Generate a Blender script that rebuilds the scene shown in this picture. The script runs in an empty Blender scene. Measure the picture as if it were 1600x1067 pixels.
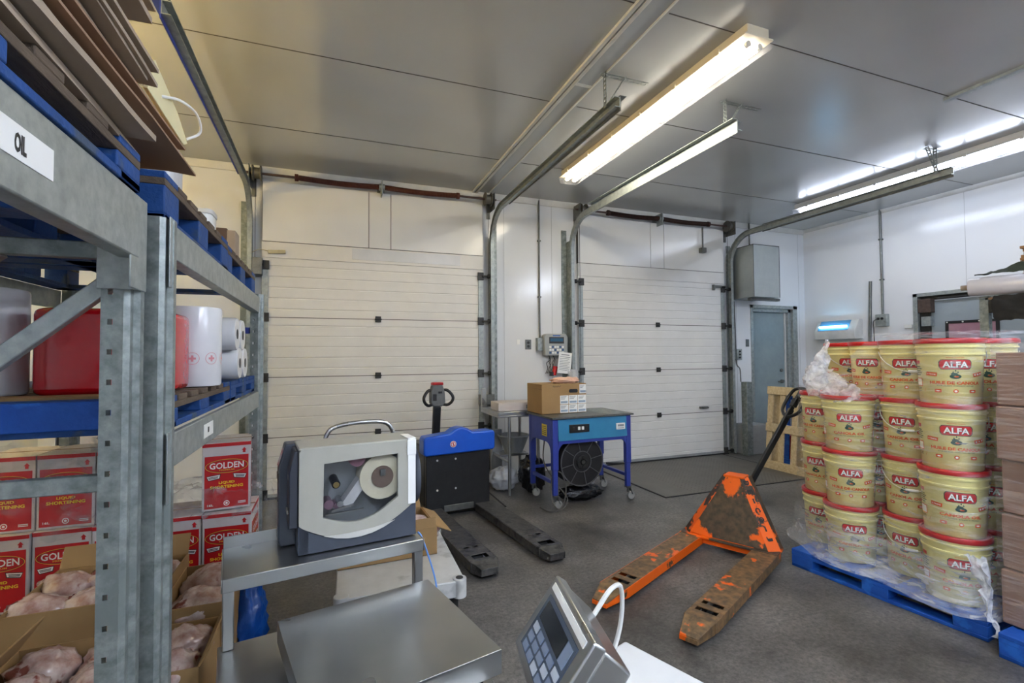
import bpy, bmesh, math, random
from mathutils import Vector, Matrix, noise
PI = math.pi
random.seed(7)
sc = bpy.context.scene
COL = sc.collection

# ------------------------------------------------------------------ camera
F_PX, YAW, PITCH, ROLL, CAM_H = 756.55, .3614, .0291, -.0066, 1.4252
cd = bpy.data.cameras.new('camera'); cam = bpy.data.objects.new('camera', cd); COL.objects.link(cam)
cd.sensor_fit = 'HORIZONTAL'; cd.sensor_width = 36; cd.lens = F_PX / 1600 * 36
cd.clip_start = .02; cd.clip_end = 100
_w = Vector((math.sin(YAW)*math.cos(PITCH), math.cos(YAW)*math.cos(PITCH), math.sin(PITCH)))
_r = Vector((math.cos(YAW), -math.sin(YAW), 0)); _u = _r.cross(_w)
r_ = _r*math.cos(ROLL) + _u*math.sin(ROLL); u_ = -_r*math.sin(ROLL) + _u*math.cos(ROLL)
M4 = Matrix((r_, u_, -_w)).transposed().to_4x4(); M4.translation = Vector((0, 0, CAM_H))
cam.matrix_world = M4
sc.camera = cam

# ------------------------------------------------------------------ view + world
sc.view_settings.view_transform = 'Standard'; sc.view_settings.look = 'None'
sc.view_settings.exposure = 2.6; sc.view_settings.gamma = 1; sc.view_settings.use_curve_mapping = False
wd = bpy.data.worlds.new('world'); sc.world = wd; wd.use_nodes = True
wd.node_tree.nodes['Background'].inputs[0].default_value = (.8, .85, 1, 1)
wd.node_tree.nodes['Background'].inputs[1].default_value = .3

# strengths of the lamps (the tubes sit in the fixtures built further down)
TUBE_WARM, TUBE_COOL, TUBE_FILL, TUBE_AMBER = 6.0, 5.5, 30.0, 26.0  # the strongest tubes belong to unseen fill fixtures behind the camera

# ------------------------------------------------------------------ materials
def L(h):
    h = h.lstrip('#'); c = [int(h[i:i+2], 16)/255 for i in (0, 2, 4)]
    return tuple(x/12.92 if x <= .04045 else ((x+.055)/1.055)**2.4 for x in c) + (1,)
MC = {}
def mat(name, c1, c2=None, scale=8, rough=.5, metal=0, bump=0, bscale=None, contrast=.5, r2=None, stretch=None, detail=5, spec=.5,
        trans=None, coat=0, c3=None, s3=3):
    if name in MC: return MC[name]
    m = bpy.data.materials.new(name); m.use_nodes = True; MC[name] = m
    nt = m.node_tree; N = nt.nodes; K = nt.links; p = N['Principled BSDF']
    p.inputs['Base Color'].default_value = L(c1); p.inputs['Roughness'].default_value = rough
    p.inputs['Metallic'].default_value = metal; p.inputs['Specular IOR Level'].default_value = spec
    if coat: p.inputs['Coat Weight'].default_value = coat; p.inputs['Coat Roughness'].default_value = .1
    tc = N.new('ShaderNodeTexCoord'); mp = N.new('ShaderNodeMapping'); K.new(tc.outputs['Object'], mp.inputs[0])
    if stretch: mp.inputs['Scale'].default_value = stretch
    if c2:
        n = N.new('ShaderNodeTexNoise'); n.inputs['Scale'].default_value = scale; n.inputs['Detail'].default_value = detail
        n.inputs['Roughness'].default_value = .62
        K.new(mp.outputs[0], n.inputs['Vector'])
        r = N.new('ShaderNodeValToRGB'); r.color_ramp.elements[0].position = .5-contrast/2; r.color_ramp.elements[1].position = .5+contrast/2
        r.color_ramp.elements[0].color = L(c1); r.color_ramp.elements[1].color = L(c2)
        K.new(n.outputs['Fac'], r.inputs[0]); out = r.outputs[0]
        if c3:
            n3 = N.new('ShaderNodeTexNoise'); n3.inputs['Scale'].default_value = s3; n3.inputs['Detail'].default_value = 6
            K.new(mp.outputs[0], n3.inputs['Vector'])
            r3 = N.new('ShaderNodeValToRGB'); r3.color_ramp.elements[0].position = .57; r3.color_ramp.elements[1].position = .63
            K.new(n3.outputs['Fac'], r3.inputs[0])
            mx = N.new('ShaderNodeMix'); mx.data_type = 'RGBA'; K.new(r3.outputs[0], mx.inputs[0]); K.new(out, mx.inputs[6]); mx.inputs[7].default_value = L(c3)
            out = mx.outputs[2]
        K.new(out, p.inputs['Base Color'])
        if r2 is not None:
            mr = N.new('ShaderNodeMapRange'); mr.inputs[3].default_value = rough; mr.inputs[4].default_value = r2
            K.new(n.outputs['Fac'], mr.inputs[0]); K.new(mr.outputs[0], p.inputs['Roughness'])
    if bump:
        b = N.new('ShaderNodeTexNoise'); b.inputs['Scale'].default_value = bscale or scale*3; b.inputs['Detail'].default_value = 4
        K.new(mp.outputs[0], b.inputs['Vector'])
        bn = N.new('ShaderNodeBump'); bn.inputs['Strength'].default_value = bump; bn.inputs['Distance'].default_value = .01
        K.new(b.outputs['Fac'], bn.inputs['Height']); K.new(bn.outputs[0], p.inputs['Normal'])
    return m
def emit(name, c, s):
    m = bpy.data.materials.new(name); m.use_nodes = True; N = m.node_tree.nodes
    N.remove(N['Principled BSDF']); e = N.new('ShaderNodeEmission'); e.inputs[0].default_value = L(c); e.inputs[1].default_value = s
    m.node_tree.links.new(e.outputs[0], N['Material Output'].inputs[0]); MC[name] = m; return m
def film(name, c, lo, hi, scale, stretch=(1, 1, 1), rough=.22, bump=.6, contrast=.5, mid=.5):
    """clear plastic film: transparent, with white glossy creases"""
    m = bpy.data.materials.new(name); m.use_nodes = True; nt = m.node_tree; N = nt.nodes; K = nt.links; p = N['Principled BSDF']
    p.inputs['Base Color'].default_value = L(c); p.inputs['Roughness'].default_value = rough; p.inputs['Specular IOR Level'].default_value = .8
    t = N.new('ShaderNodeBsdfTransparent'); mx = N.new('ShaderNodeMixShader')
    tc = N.new('ShaderNodeTexCoord'); mp = N.new('ShaderNodeMapping'); mp.inputs['Scale'].default_value = stretch; K.new(tc.outputs['Object'], mp.inputs[0])
    n = N.new('ShaderNodeTexNoise'); n.inputs['Scale'].default_value = scale; n.inputs['Detail'].default_value = 6; n.inputs['Distortion'].default_value = 1.2
    K.new(mp.outputs[0], n.inputs['Vector'])
    mr = N.new('ShaderNodeMapRange'); mr.inputs[1].default_value = mid-contrast/2; mr.inputs[2].default_value = mid+contrast/2
    mr.inputs[3].default_value = lo; mr.inputs[4].default_value = hi
    K.new(n.outputs['Fac'], mr.inputs[0]); K.new(mr.outputs[0], mx.inputs[0]); K.new(t.outputs[0], mx.inputs[1]); K.new(p.outputs[0], mx.inputs[2])
    b = N.new('ShaderNodeBump'); b.inputs['Strength'].default_value = bump; b.inputs['Distance'].default_value = .02
    K.new(n.outputs['Fac'], b.inputs['Height']); K.new(b.outputs[0], p.inputs['Normal'])
    K.new(mx.outputs[0], N['Material Output'].inputs[0]); MC[name] = m; return m

white_panel = mat('white_panel', '#e3e3df', '#dcdcd8', 3, .2, detail=1)
wall_m = mat('wall_paint', '#e0e2e2', '#dcdedf', 2, .17, detail=1)
ceil_m = mat('ceiling_metal', '#c6c8c6', '#b9bbb9', 1.2, .24, metal=.25, detail=1)
door_m = mat('door_white', '#deddd8', '#d5d4cf', 5, .42, bump=.02, bscale=60)
seam_m = mat('seam_dark', '#4d4a45', rough=.8)
trimw = mat('trim_white', '#d9d9d4', '#c4c4be', 6, .4)
galv = mat('galvanised', '#8b9290', '#adb3b0', 24, .40, metal=.55, bump=.05, r2=.5, contrast=.4)
galv_s = mat('galvanised_sheet', '#99a09f', '#a8aeac', 9, .36, metal=.55, contrast=.6)
galv_d = mat('galvanised_dull', '#6e7674', '#9aa19e', 26, .46, metal=.5, bump=.08, contrast=.34, c3='#7c8482', s3=7)
steel = mat('dull_steel', '#60625f', '#7b7d7a', 20, .42, metal=.7)
dark_steel = mat('dark_steel', '#2b2c2c', '#454543', 20, .5, metal=.5)
stain = mat('stainless', '#b6b7b6', '#a6a8a7', 4, .24, metal=.95, r2=.34, detail=2)
rust = mat('spring_rust', '#4a2820', '#6b3a2c', 30, .6, metal=.3)
spring_d = mat('spring_dark', '#27201e', '#4a2c25', 30, .55, metal=.4)
drum_m = mat('cast_drum', '#5d5b53', '#77756c', 30, .55, metal=.5)
black = mat('black_plastic', '#151617', '#202224', 20, .38)
rubber = mat('black_rubber', '#0f0f10', '#1c1c1c', 30, .65)
blackp = mat('scuffed_black_paint', '#131415', '#222324', 14, .38, bump=.1, c3='#1b1c1d', s3=9)
blackf = mat('worn_fork_black', '#121315', '#5c5a57', 20, .36, bump=.25, contrast=.5, c3='#1d1e1f', s3=12)
grey_d = mat('slate_plastic', '#454b57', '#3d434e', 12, .4)
grey_l = mat('warm_grey_plastic', '#a9a89d', '#a2a196', 12, .42)
blue_cover = mat('blue_cover', '#0c4fc0', '#1259cc', 8, .32, coat=.2)
blue_paint = mat('blue_enamel', '#2c3d94', '#36489f', 9, .38)
blue_light = mat('light_blue_enamel', '#2c7ba6', '#3385ae', 9, .4)
blue_pal = mat('blue_pallet_paint', '#0e56b4', '#0a469b', 12, .62, bump=.25, bscale=50, c3='#1a62bd', s3=9)
blue_pal_w = mat('blue_pallet_worn', '#0c4a93', '#123c70', 9, .66, bump=.3, bscale=60, c3='#3a4d66', s3=7)
wood = mat('pallet_wood', '#b49a72', '#dccba4', 5, .7, bump=.2, bscale=40, stretch=(1, 6, 6))
wood_o = mat('old_wood', '#7a6248', '#9b805f', 6, .75, bump=.3, bscale=40, stretch=(6, 1, 6))
cardb = mat('cardboard', '#97774c', '#a38357', 5, .75, bump=.04, bscale=60)
cardb_d = mat('cardboard_grey', '#9a8874', '#ab9a86', 5, .8, bump=.05, bscale=50)
cardb_b = mat('kraft_cardboard', '#94683f', '#a0744a', 5, .78, bump=.04)
carton_w = mat('carton_white', '#cfc9c8', '#c4bcbb', 6, .6)
red_print = mat('red_print', '#c4141c', '#b81018', 6, .42)
gold_print = mat('gold_print', '#e3b23a', rough=.4)
yellow_print = mat('yellow_print', '#f2d22c', rough=.4)
white_print = mat('white_print', '#eeeeea', rough=.5)
black_print = mat('black_print', '#1c1c1e', rough=.5)
orange_print = mat('orange_print', '#cf5212', rough=.4)
green_print = mat('green_print', '#1f4a3a', rough=.4)
pail_m = mat('pail_cream', '#ded694', '#d9d08b', 6, .33)
lid_m = mat('lid_red', '#be0f16', '#ad0c12', 8, .3)
orange = None
floor_m = None
def worn_orange(name, thr, obj_scale=5.0, brown='#4b3a29', brown2='#2f2a25'):
    m = bpy.data.materials.new(name); m.use_nodes = True; nt = m.node_tree; N = nt.nodes; K = nt.links; p = N['Principled BSDF']
    tc = N.new('ShaderNodeTexCoord'); n = N.new('ShaderNodeTexNoise'); n.inputs['Scale'].default_value = obj_scale; n.inputs['Detail'].default_value = 9; n.inputs['Roughness'].default_value = .55
    K.new(tc.outputs['Object'], n.inputs['Vector'])
    r = N.new('ShaderNodeValToRGB'); r.color_ramp.elements[0].position = thr; r.color_ramp.elements[1].position = thr+.03
    K.new(n.outputs['Fac'], r.inputs[0])
    n2 = N.new('ShaderNodeTexNoise'); n2.inputs['Scale'].default_value = 28; n2.inputs['Detail'].default_value = 6; K.new(tc.outputs['Object'], n2.inputs['Vector'])
    r2 = N.new('ShaderNodeValToRGB'); r2.color_ramp.elements[0].position = .35; r2.color_ramp.elements[1].position = .68
    r2.color_ramp.elements[0].color = L(brown2); r2.color_ramp.elements[1].color = L(brown); K.new(n2.outputs['Fac'], r2.inputs[0])
    mx = N.new('ShaderNodeMix'); mx.data_type = 'RGBA'; K.new(r.outputs[0], mx.inputs[0]); K.new(r2.outputs[0], mx.inputs[6]); mx.inputs[7].default_value = L('#ee6408')
    K.new(mx.outputs[2], p.inputs['Base Color']); p.inputs['Roughness'].default_value = .48
    b = N.new('ShaderNodeBump'); b.inputs['Strength'].default_value = .3; b.inputs['Distance'].default_value = .004; K.new(n2.outputs['Fac'], b.inputs['Height']); K.new(b.outputs[0], p.inputs['Normal'])
    MC[name] = m; return m
org_clean = worn_orange('orange_paint', .36)
org_worn = worn_orange('orange_paint_worn', .55, 5.2, '#5a4a38', '#3a322a')
org_fork = worn_orange('orange_paint_scuffed', .60, 7, '#8a6a45', '#54432f')
def concrete():
    m = bpy.data.materials.new('concrete_floor'); m.use_nodes = True; nt = m.node_tree; N = nt.nodes; K = nt.links; p = N['Principled BSDF']
    tc = N.new('ShaderNodeTexCoord')
    n = N.new('ShaderNodeTexNoise'); n.inputs['Scale'].default_value = 1.6; n.inputs['Detail'].default_value = 9; n.inputs['Roughness'].default_value = .68; K.new(tc.outputs['Object'], n.inputs['Vector'])
    r = N.new('ShaderNodeValToRGB'); r.color_ramp.elements[0].position = .33; r.color_ramp.elements[1].position = .68
    r.color_ramp.elements[0].color = L('#3f3e3c'); r.color_ramp.elements[1].color = L('#807d79'); K.new(n.outputs['Fac'], r.inputs[0])
    v = N.new('ShaderNodeTexNoise'); v.inputs['Scale'].default_value = 45; v.inputs['Detail'].default_value = 6; v.inputs['Roughness'].default_value = .8; K.new(tc.outputs['Object'], v.inputs['Vector'])
    r2 = N.new('ShaderNodeValToRGB'); r2.color_ramp.elements[0].position = .35; r2.color_ramp.elements[1].position = .72
    r2.color_ramp.elements[0].color = (.42, .42, .42, 1); r2.color_ramp.elements[1].color = (1.5, 1.48, 1.45, 1); K.new(v.outputs['Fac'], r2.inputs[0])
    mx = N.new('ShaderNodeMix'); mx.data_type = 'RGBA'; mx.blend_type = 'MULTIPLY'; mx.inputs[0].default_value = 1
    K.new(r.outputs[0], mx.inputs[6]); K.new(r2.outputs[0], mx.inputs[7]); K.new(mx.outputs[2], p.inputs['Base Color'])
    mr = N.new('ShaderNodeMapRange'); mr.inputs[3].default_value = .3; mr.inputs[4].default_value = .6; K.new(n.outputs['Fac'], mr.inputs[0]); K.new(mr.outputs[0], p.inputs['Roughness'])
    b = N.new('ShaderNodeBump'); b.inputs['Strength'].default_value = .35; b.inputs['Distance'].default_value = .004; K.new(v.outputs['Fac'], b.inputs['Height']); K.new(b.outputs[0], p.inputs['Normal'])
    return m
floor_m = concrete()
wrap_m = film('stretch_wrap', '#e8eaee', .03, .55, 5, (1, 1, 7), mid=.66, contrast=.36)
wrap_w = film('stretch_wrap_bunched', '#eef0f8', .2, .75, 14, (1, 1, 1), .25, 1.0)
wrap_c = film('stretch_wrap_cartons', '#d9cfc9', .03, .45, 4, (1, 1, 14), mid=.62, contrast=.36)
wrap_d = film('stretch_wrap_loose', '#cfd0d4', .03, .6, 5, (1, 2, 1), .2, 1.0, mid=.66, contrast=.36)
clear_m = film('clear_diffuser', '#f2f4ff', .06, .14, 3, (1, 1, 1), .2, .1)
window_m = film('tinted_window', '#23262c', .10, .13, 2, (1, 1, 1), .12, .02)

# ------------------------------------------------------------------ mesh builder
_tc = {}
def text2d(s, bold=0.0):
    k = (s, bold)
    if k in _tc: return _tc[k]
    cu = bpy.data.curves.new('t', 'FONT'); cu.body = s; cu.size = 1; cu.offset = bold; cu.resolution_u = 2
    o = bpy.data.objects.new('t', cu); me = o.to_mesh()
    vs = [(v.co.x, v.co.y) for v in me.vertices]; fs = [tuple(p.vertices) for p in me.polygons]
    x0 = min(v[0] for v in vs); x1 = max(v[0] for v in vs); y0 = min(v[1] for v in vs); y1 = max(v[1] for v in vs)
    vs = [((v[0]-(x0+x1)/2)/(x1-x0), (v[1]-(y0+y1)/2)/(y1-y0)) for v in vs]
    o.to_mesh_clear(); bpy.data.objects.remove(o); bpy.data.curves.remove(cu)
    _tc[k] = (vs, fs); return _tc[k]
class MB:
    def __init__(s): s.v = []; s.f = []; s.m = []; s.mi = 0; s.T = None
    def mat(s, i): s.mi = i; return s
    def xf(s, T): s.T = T; return s
    def add(s, vs, fs):
        b = len(s.v)
        for v in vs:
            v = Vector(v); s.v.append(s.T @ v if s.T else v)
        for f in fs: s.f.append(tuple(b+i for i in f)); s.m.append(s.mi)
        return s
    def box(s, x0, x1, y0, y1, z0, z1):
        return s.add([(x0,y0,z0),(x1,y0,z0),(x1,y1,z0),(x0,y1,z0),(x0,y0,z1),(x1,y0,z1),(x1,y1,z1),(x0,y1,z1)],
                     [(0,3,2,1),(4,5,6,7),(0,1,5,4),(1,2,6,5),(2,3,7,6),(3,0,4,7)])
    def bar(s, p, q, w, h, up=(0, 0, 1)):
        """box beam from p to q, w wide, h tall"""
        p = Vector(p); q = Vector(q); d = (q-p).normalized(); up = Vector(up)
        if abs(d.dot(up)) > .98: up = Vector((0, 1, 0))
        a = d.cross(up).normalized(); b = a.cross(d).normalized(); vs = []
        for c in (p, q):
            for i, j in ((-1,-1),(1,-1),(1,1),(-1,1)): vs.append(c + a*i*w/2 + b*j*h/2)
        return s.add(vs, [(0,1,2,3),(7,6,5,4),(0,4,5,1),(1,5,6,2),(2,6,7,3),(3,7,4,0)])
    def cyl(s, p, q, r, n=20, r2=None, caps=True):
        return s.tube([p, q], [r, r if r2 is None else r2], n, caps)
    def tube(s, pts, r, n=10, caps=True, closed=False):
        pts = [Vector(p) for p in pts]; N = len(pts); rs = r if isinstance(r, (list, tuple)) else [r]*N
        b = []; up = None
        for i, p in enumerate(pts):
            if closed: d = pts[(i+1) % N]-pts[i-1]
            else: d = pts[min(i+1, N-1)]-pts[max(i-1, 0)]
            d = d.normalized() if d.length > 1e-9 else Vector((0, 0, 1))
            if up is None: up = Vector((0, 0, 1)) if abs(d.z) < .9 else Vector((1, 0, 0))
            a = d.cross(up).normalized(); up = a.cross(d).normalized()
            b += [p + (a*math.cos(2*PI*k/n)+up*math.sin(2*PI*k/n))*rs[i] for k in range(n)]
        fs = []
        for i in range(N if closed else N-1):
            j = (i+1) % N
            for k in range(n): fs.append((i*n+k, i*n+(k+1) % n, j*n+(k+1) % n, j*n+k))
        if caps and not closed: fs.append(tuple(range(n-1, -1, -1))); fs.append(tuple((N-1)*n+k for k in range(n)))
        return s.add(b, fs)
    def lathe(s, prof, n=32, c=(0, 0, 0)):
        vs = []; fs = []; N = len(prof)
        for r, z in prof:
            for k in range(n): vs.append((c[0]+r*math.cos(2*PI*k/n), c[1]+r*math.sin(2*PI*k/n), c[2]+z))
        for i in range(N-1):
            for k in range(n): fs.append((i*n+k, i*n+(k+1) % n, (i+1)*n+(k+1) % n, (i+1)*n+k))
        fs.append(tuple(range(n-1, -1, -1))); fs.append(tuple((N-1)*n+k for k in range(n)))
        return s.add(vs, fs)
    def prism(s, poly, z0, z1, axis='z'):
        """extrude a 2D polygon; axis x: poly=(y,z); y: poly=(x,z); z: poly=(x,y)"""
        f = {'z': lambda p, t: (p[0], p[1], t), 'y': lambda p, t: (p[0], t, p[1]), 'x': lambda p, t: (t, p[0], p[1])}[axis]
        n = len(poly); vs = [f(p, z0) for p in poly]+[f(p, z1) for p in poly]
        fs = [tuple(range(n)), tuple(range(2*n-1, n-1, -1))]+[(i, i+n, (i+1) % n+n, (i+1) % n) for i in range(n)]
        return s.add(vs, fs)
    def flat(s, poly, fn):
        """a polygon mapped through fn(x,y) -> 3D, as one face"""
        return s.add([fn(*p) for p in poly], [tuple(range(len(poly)))])
    def text(s, t, cx, cy, w, h, fn, bold=.02):
        vs, fs = text2d(t, bold); return s.add([fn(cx+v[0]*w, cy+v[1]*h) for v in vs], fs)
    def grid(s, nu, nv, fn):
        vs = [fn(i/nu, j/nv) for j in range(nv+1) for i in range(nu+1)]
        return s.add(vs, [(j*(nu+1)+i, j*(nu+1)+i+1, (j+1)*(nu+1)+i+1, (j+1)*(nu+1)+i) for j in range(nv) for i in range(nu)])
    def build(s, name, mats, parent=None, bevel=0, loc=None, angle=40, seg=2, flip=True):
        me = bpy.data.meshes.new(name); me.from_pydata([tuple(v) for v in s.v], [], s.f)
        if not isinstance(mats, (list, tuple)): mats = [mats]
        for m in mats: me.materials.append(m)
        me.polygons.foreach_set('material_index', s.m)
        if flip:
            bm = bmesh.new(); bm.from_mesh(me); bmesh.ops.recalc_face_normals(bm, faces=bm.faces); bm.to_mesh(me); bm.free()
        me.polygons.foreach_set('use_smooth', [True]*len(me.polygons)); me.set_sharp_from_angle(angle=math.radians(angle)); me.update()
        o = bpy.data.objects.new(name, me); COL.objects.link(o)
        if parent: o.parent = parent
        if loc: o.location = loc
        if bevel:
            b = o.modifiers.new('bevel', 'BEVEL'); b.width = bevel; b.segments = seg; b.limit_method = 'ANGLE'; b.angle_limit = math.radians(40)
        return o
def tag(o, label, cat, group=None, kind=None):
    if label: o['label'] = label
    if cat: o['category'] = cat
    if group: o['group'] = group
    if kind: o['kind'] = kind
    return o
def thing(name, label, cat, loc=(0, 0, 0), rz=0, group=None):
    o = bpy.data.objects.new(name, None); COL.objects.link(o); o.empty_display_size = .1
    o.location = loc; o.rotation_euler = (0, 0, math.radians(rz)); return tag(o, label, cat, group)
def struct(o, label=None): o['kind'] = 'structure'; (label and o.__setitem__('label', label)); return o
def dup(root, loc, rz=0, label=None, group=None):
    def cp(o, par):
        c = o.copy(); COL.objects.link(c); c.parent = par
        for ch in o.children: cp(ch, c)
        return c
    r = cp(root, None); r.location = loc; r.rotation_euler = (root.rotation_euler[0], root.rotation_euler[1], math.radians(rz))
    if label: r['label'] = label
    if group: r['group'] = group
    return r
def rrect(x0, x1, y0, y1, r, n=4):
    out = []
    for cx, cy, a in ((x1-r, y1-r, 0), (x0+r, y1-r, 90), (x0+r, y0+r, 180), (x1-r, y0+r, 270)):
        for k in range(n+1):
            t = math.radians(a+90*k/n); out.append((cx+r*math.cos(t), cy+r*math.sin(t)))
    return out
def oval(cx, cy, a, b, n=24): return [(cx+a*math.cos(2*PI*k/n), cy+b*math.sin(2*PI*k/n)) for k in range(n)]
def smooth(pts, n=8):
    """Catmull-Rom through the points"""
    P = [Vector(p) for p in pts]; P = [P[0]*2-P[1]]+P+[P[-1]*2-P[-2]]; out = []
    for i in range(1, len(P)-2):
        for k in range(n):
            t = k/n; a, b, c, d = P[i-1:i+3]
            out.append(.5*((2*b)+(c-a)*t+(2*a-5*b+4*c-d)*t*t+(3*b-a-3*c+d)*t**3))
    out.append(P[-2]); return out
def nz(x, y, z, s=1): return noise.noise(Vector((x*s, y*s, z*s)))

# ================================================================== SETTING
H, D, XR, XL, YB = 3.375, 5.5, 7.026, -3.6, -3.4
b = MB().box(XL, XR+1.2, YB, D+.9, -.1, 0); struct(b.build('floor', floor_m))
b = MB().box(XL, XR+.2, YB, D+.9, H, H+.1); struct(b.build('ceiling', ceil_m))
# ceiling joints and the raised strip
b = MB()
for y in (-1.2, -.1, 1.07, 2.215, 3.32, 4.5): b.box(XL, 1.6, y-.003, y+.003, H-.0025, H+.001); b.box(1.81, XR, y-.003, y+.003, H-.0025, H+.001)
struct(b.build('trim_1', seam_m), 'dark joints between the ceiling panels')
b = MB().box(1.575, 1.60, YB, D, H-.02, H); b.box(1.612, 1.64, YB, D, H-.02, H)
b.box(1.775, 1.79, YB, D, H-.008, H); b.box(1.64, 1.79, 3.02, 3.05, H-.006, H)
struct(b.build('trim_2', trimw, bevel=.002), 'white strip running across the ceiling')
b = MB().box(4.40, 4.455, .6, 2.25, H-.02, H); struct(b.build('trim_4', galv), 'short metal strip on the ceiling')
# walls
MX0, MX1, MZ = 5.89, 6.845, 2.165
b = MB().box(XL, MX0, D, D+.12, 0, H); b.box(MX0, MX1, D, D+.12, MZ, H); b.box(MX1, XR+.1, D, D+.12, 0, H)
struct(b.build('wall_back', wall_m))
DY0, DY1, DZ = 1.9, 3.98, 2.18
b = MB().box(XR, XR+.12, YB, DY0, 0, H); b.box(XR, XR+.12, DY0, DY1, DZ, H); b.box(XR, XR+.12, DY1, D+.12, 0, H)
struct(b.build('wall_right', wall_m))
struct(MB().box(XL-.1, XL, YB, D+.1, 0, H).build('wall_left', wall_m))
struct(MB().box(XL, XR+.1, YB-.1, YB, 0, H).build('wall_front', wall_m))
b = MB().prism([(D, H), (D-.03, H), (D-.03, H-.012), (D-.012, H-.07), (D, H-.075)], XL, XR, 'x')
b.prism([(XR, H), (XR-.03, H), (XR-.03, H-.012), (XR-.012, H-.045), (XR, H-.05)], YB, D, 'y')
struct(b.build('trim_3', trimw), 'white cove trim along the top of the walls')
b = MB()
for x in (1.98, 2.62, 5.62, 6.9): b.box(x-.0015, x+.0015, D-.0015, D, 0, H)
for y in (3.42, 1.0): b.box(XR-.0015, XR, y-.0015, y+.0015, 0 if y < 2 else 2.19, H)
struct(b.build('trim_5', mat('seam_light', '#9b9d9c', rough=.6)), 'thin joints between the wall panels')

# man door in the back wall
d3 = bpy.data.objects.new('door_3', None); COL.objects.link(d3); struct(d3, 'grey steel man door with a lever handle'); d3.location = (MX0, D, 0)
w = MX1-MX0
teal = mat('door_teal_grey', '#7d8b8e', '#8d9a9b', 6, .45, bump=.04)
b = MB().box(0, .05, -.012, .14, 0, MZ); b.box(w-.09, w, -.012, .14, 0, MZ); b.box(0, w, -.012, .14, MZ-.05, MZ); b.box(w-.15, w-.09, .03, .14, 0, MZ-.05); b.box(.05, w, .03, .14, MZ-.1, MZ-.05)
b.build('door_frame', galv, d3, bevel=.003)
b = MB().box(.05, w-.155, .09, .13, .01, MZ-.1); b.build('door_leaf', teal, d3, bevel=.002)
b = MB().box(w-.175, w-.155, .07, .092, .01, MZ-.1); b.build('edge_strip', trimw, d3)
b = MB().cyl((w-.25, .092, 1.0), (w-.25, .05, 1.0), .025); b.bar((w-.25, .055, 1.0), (w-.35, .055, .995), .02, .02); b.cyl((w-.25, .092, 1.17), (w-.25, .07, 1.17), .026)
b.build('lever_handle', steel, d3, bevel=.003)
struct(MB().box(MX0-.2, XR+.5, D+.78, D+.9, 0, H).build('wall_corridor', wall_m))

# swing doors in the right wall
d4 = bpy.data.objects.new('door_4', None); COL.objects.link(d4); struct(d4, 'pair of grey swing doors with black rimmed windows'); d4.location = (XR, DY0, 0)
n = DY1-DY0
b = MB().box(-.02, .12, n-.05, n, 0, DZ); b.box(-.02, .12, 0, .05, 0, DZ); b.box(-.02, .12, 0, n, DZ-.045, DZ); b.build('door_frame', galv, d4, bevel=.002)
b = MB().box(.03, .1, n-.16, n-.05, 0, DZ-.1); b.box(.05, .1, 0, n, DZ-.09, DZ-.045); b.box(.0, .03, .2, n-.25, DZ-.085, DZ-.07); b.build('track_rail', dark_steel, d4)
swg = mat('grey_swing_leaf', '#8c979c', '#96a0a4', 4, .4)
pink = mat('pink_reflecting_pane', '#a98590', '#9b6d7c', 6, .15)
for k in range(2):
    y0 = .06+k*(n/2-.07)+k*.01; y1 = y0+n/2-.09
    lf = MB().box(.06, .1, y0, y1, .01, DZ-.1).build('door_leaf', swg, d4, bevel=.002)
    wy0, wy1 = y0+.22, y1-.22
    fb = MB()
    for (a0, a1, c0, c1) in ((wy0, wy1, 1.78, 1.81), (wy0, wy1, 1.36, 1.39), (wy0, wy0+.03, 1.39, 1.78), (wy1-.03, wy1, 1.39, 1.78)): fb.box(.045, .06, a0, a1, c0, c1)
    fr = fb.build('window_frame', rubber, lf)
    MB().box(.052, .058, wy0+.03, wy1-.03, 1.39, 1.78).build('pane', pink, lf)
    rv = MB()
    for t in range(4): rv.cyl((.046, wy0+.02+(wy1-wy0-.04)*t/3, 1.795), (.041, wy0+.02+(wy1-wy0-.04)*t/3, 1.795), .009, 8)
    rv.build('rivets', trimw, lf)
b = MB().box(-.03, .06, n-.20, n-.06, 1.93, 2.10); b.build('closer_box', mat('rust_brown', '#3a2c26', '#54443a', 30, .7), d4, bevel=.004)
b = MB().box(-.02, .055, n-.19, n-.09, 1.76, 1.88); b.build('hinge_plate', galv, d4, bevel=.002)
struct(MB().box(XR+1.0, XR+1.1, .5, D, 0, H).build('wall_hall', wall_m))

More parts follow.
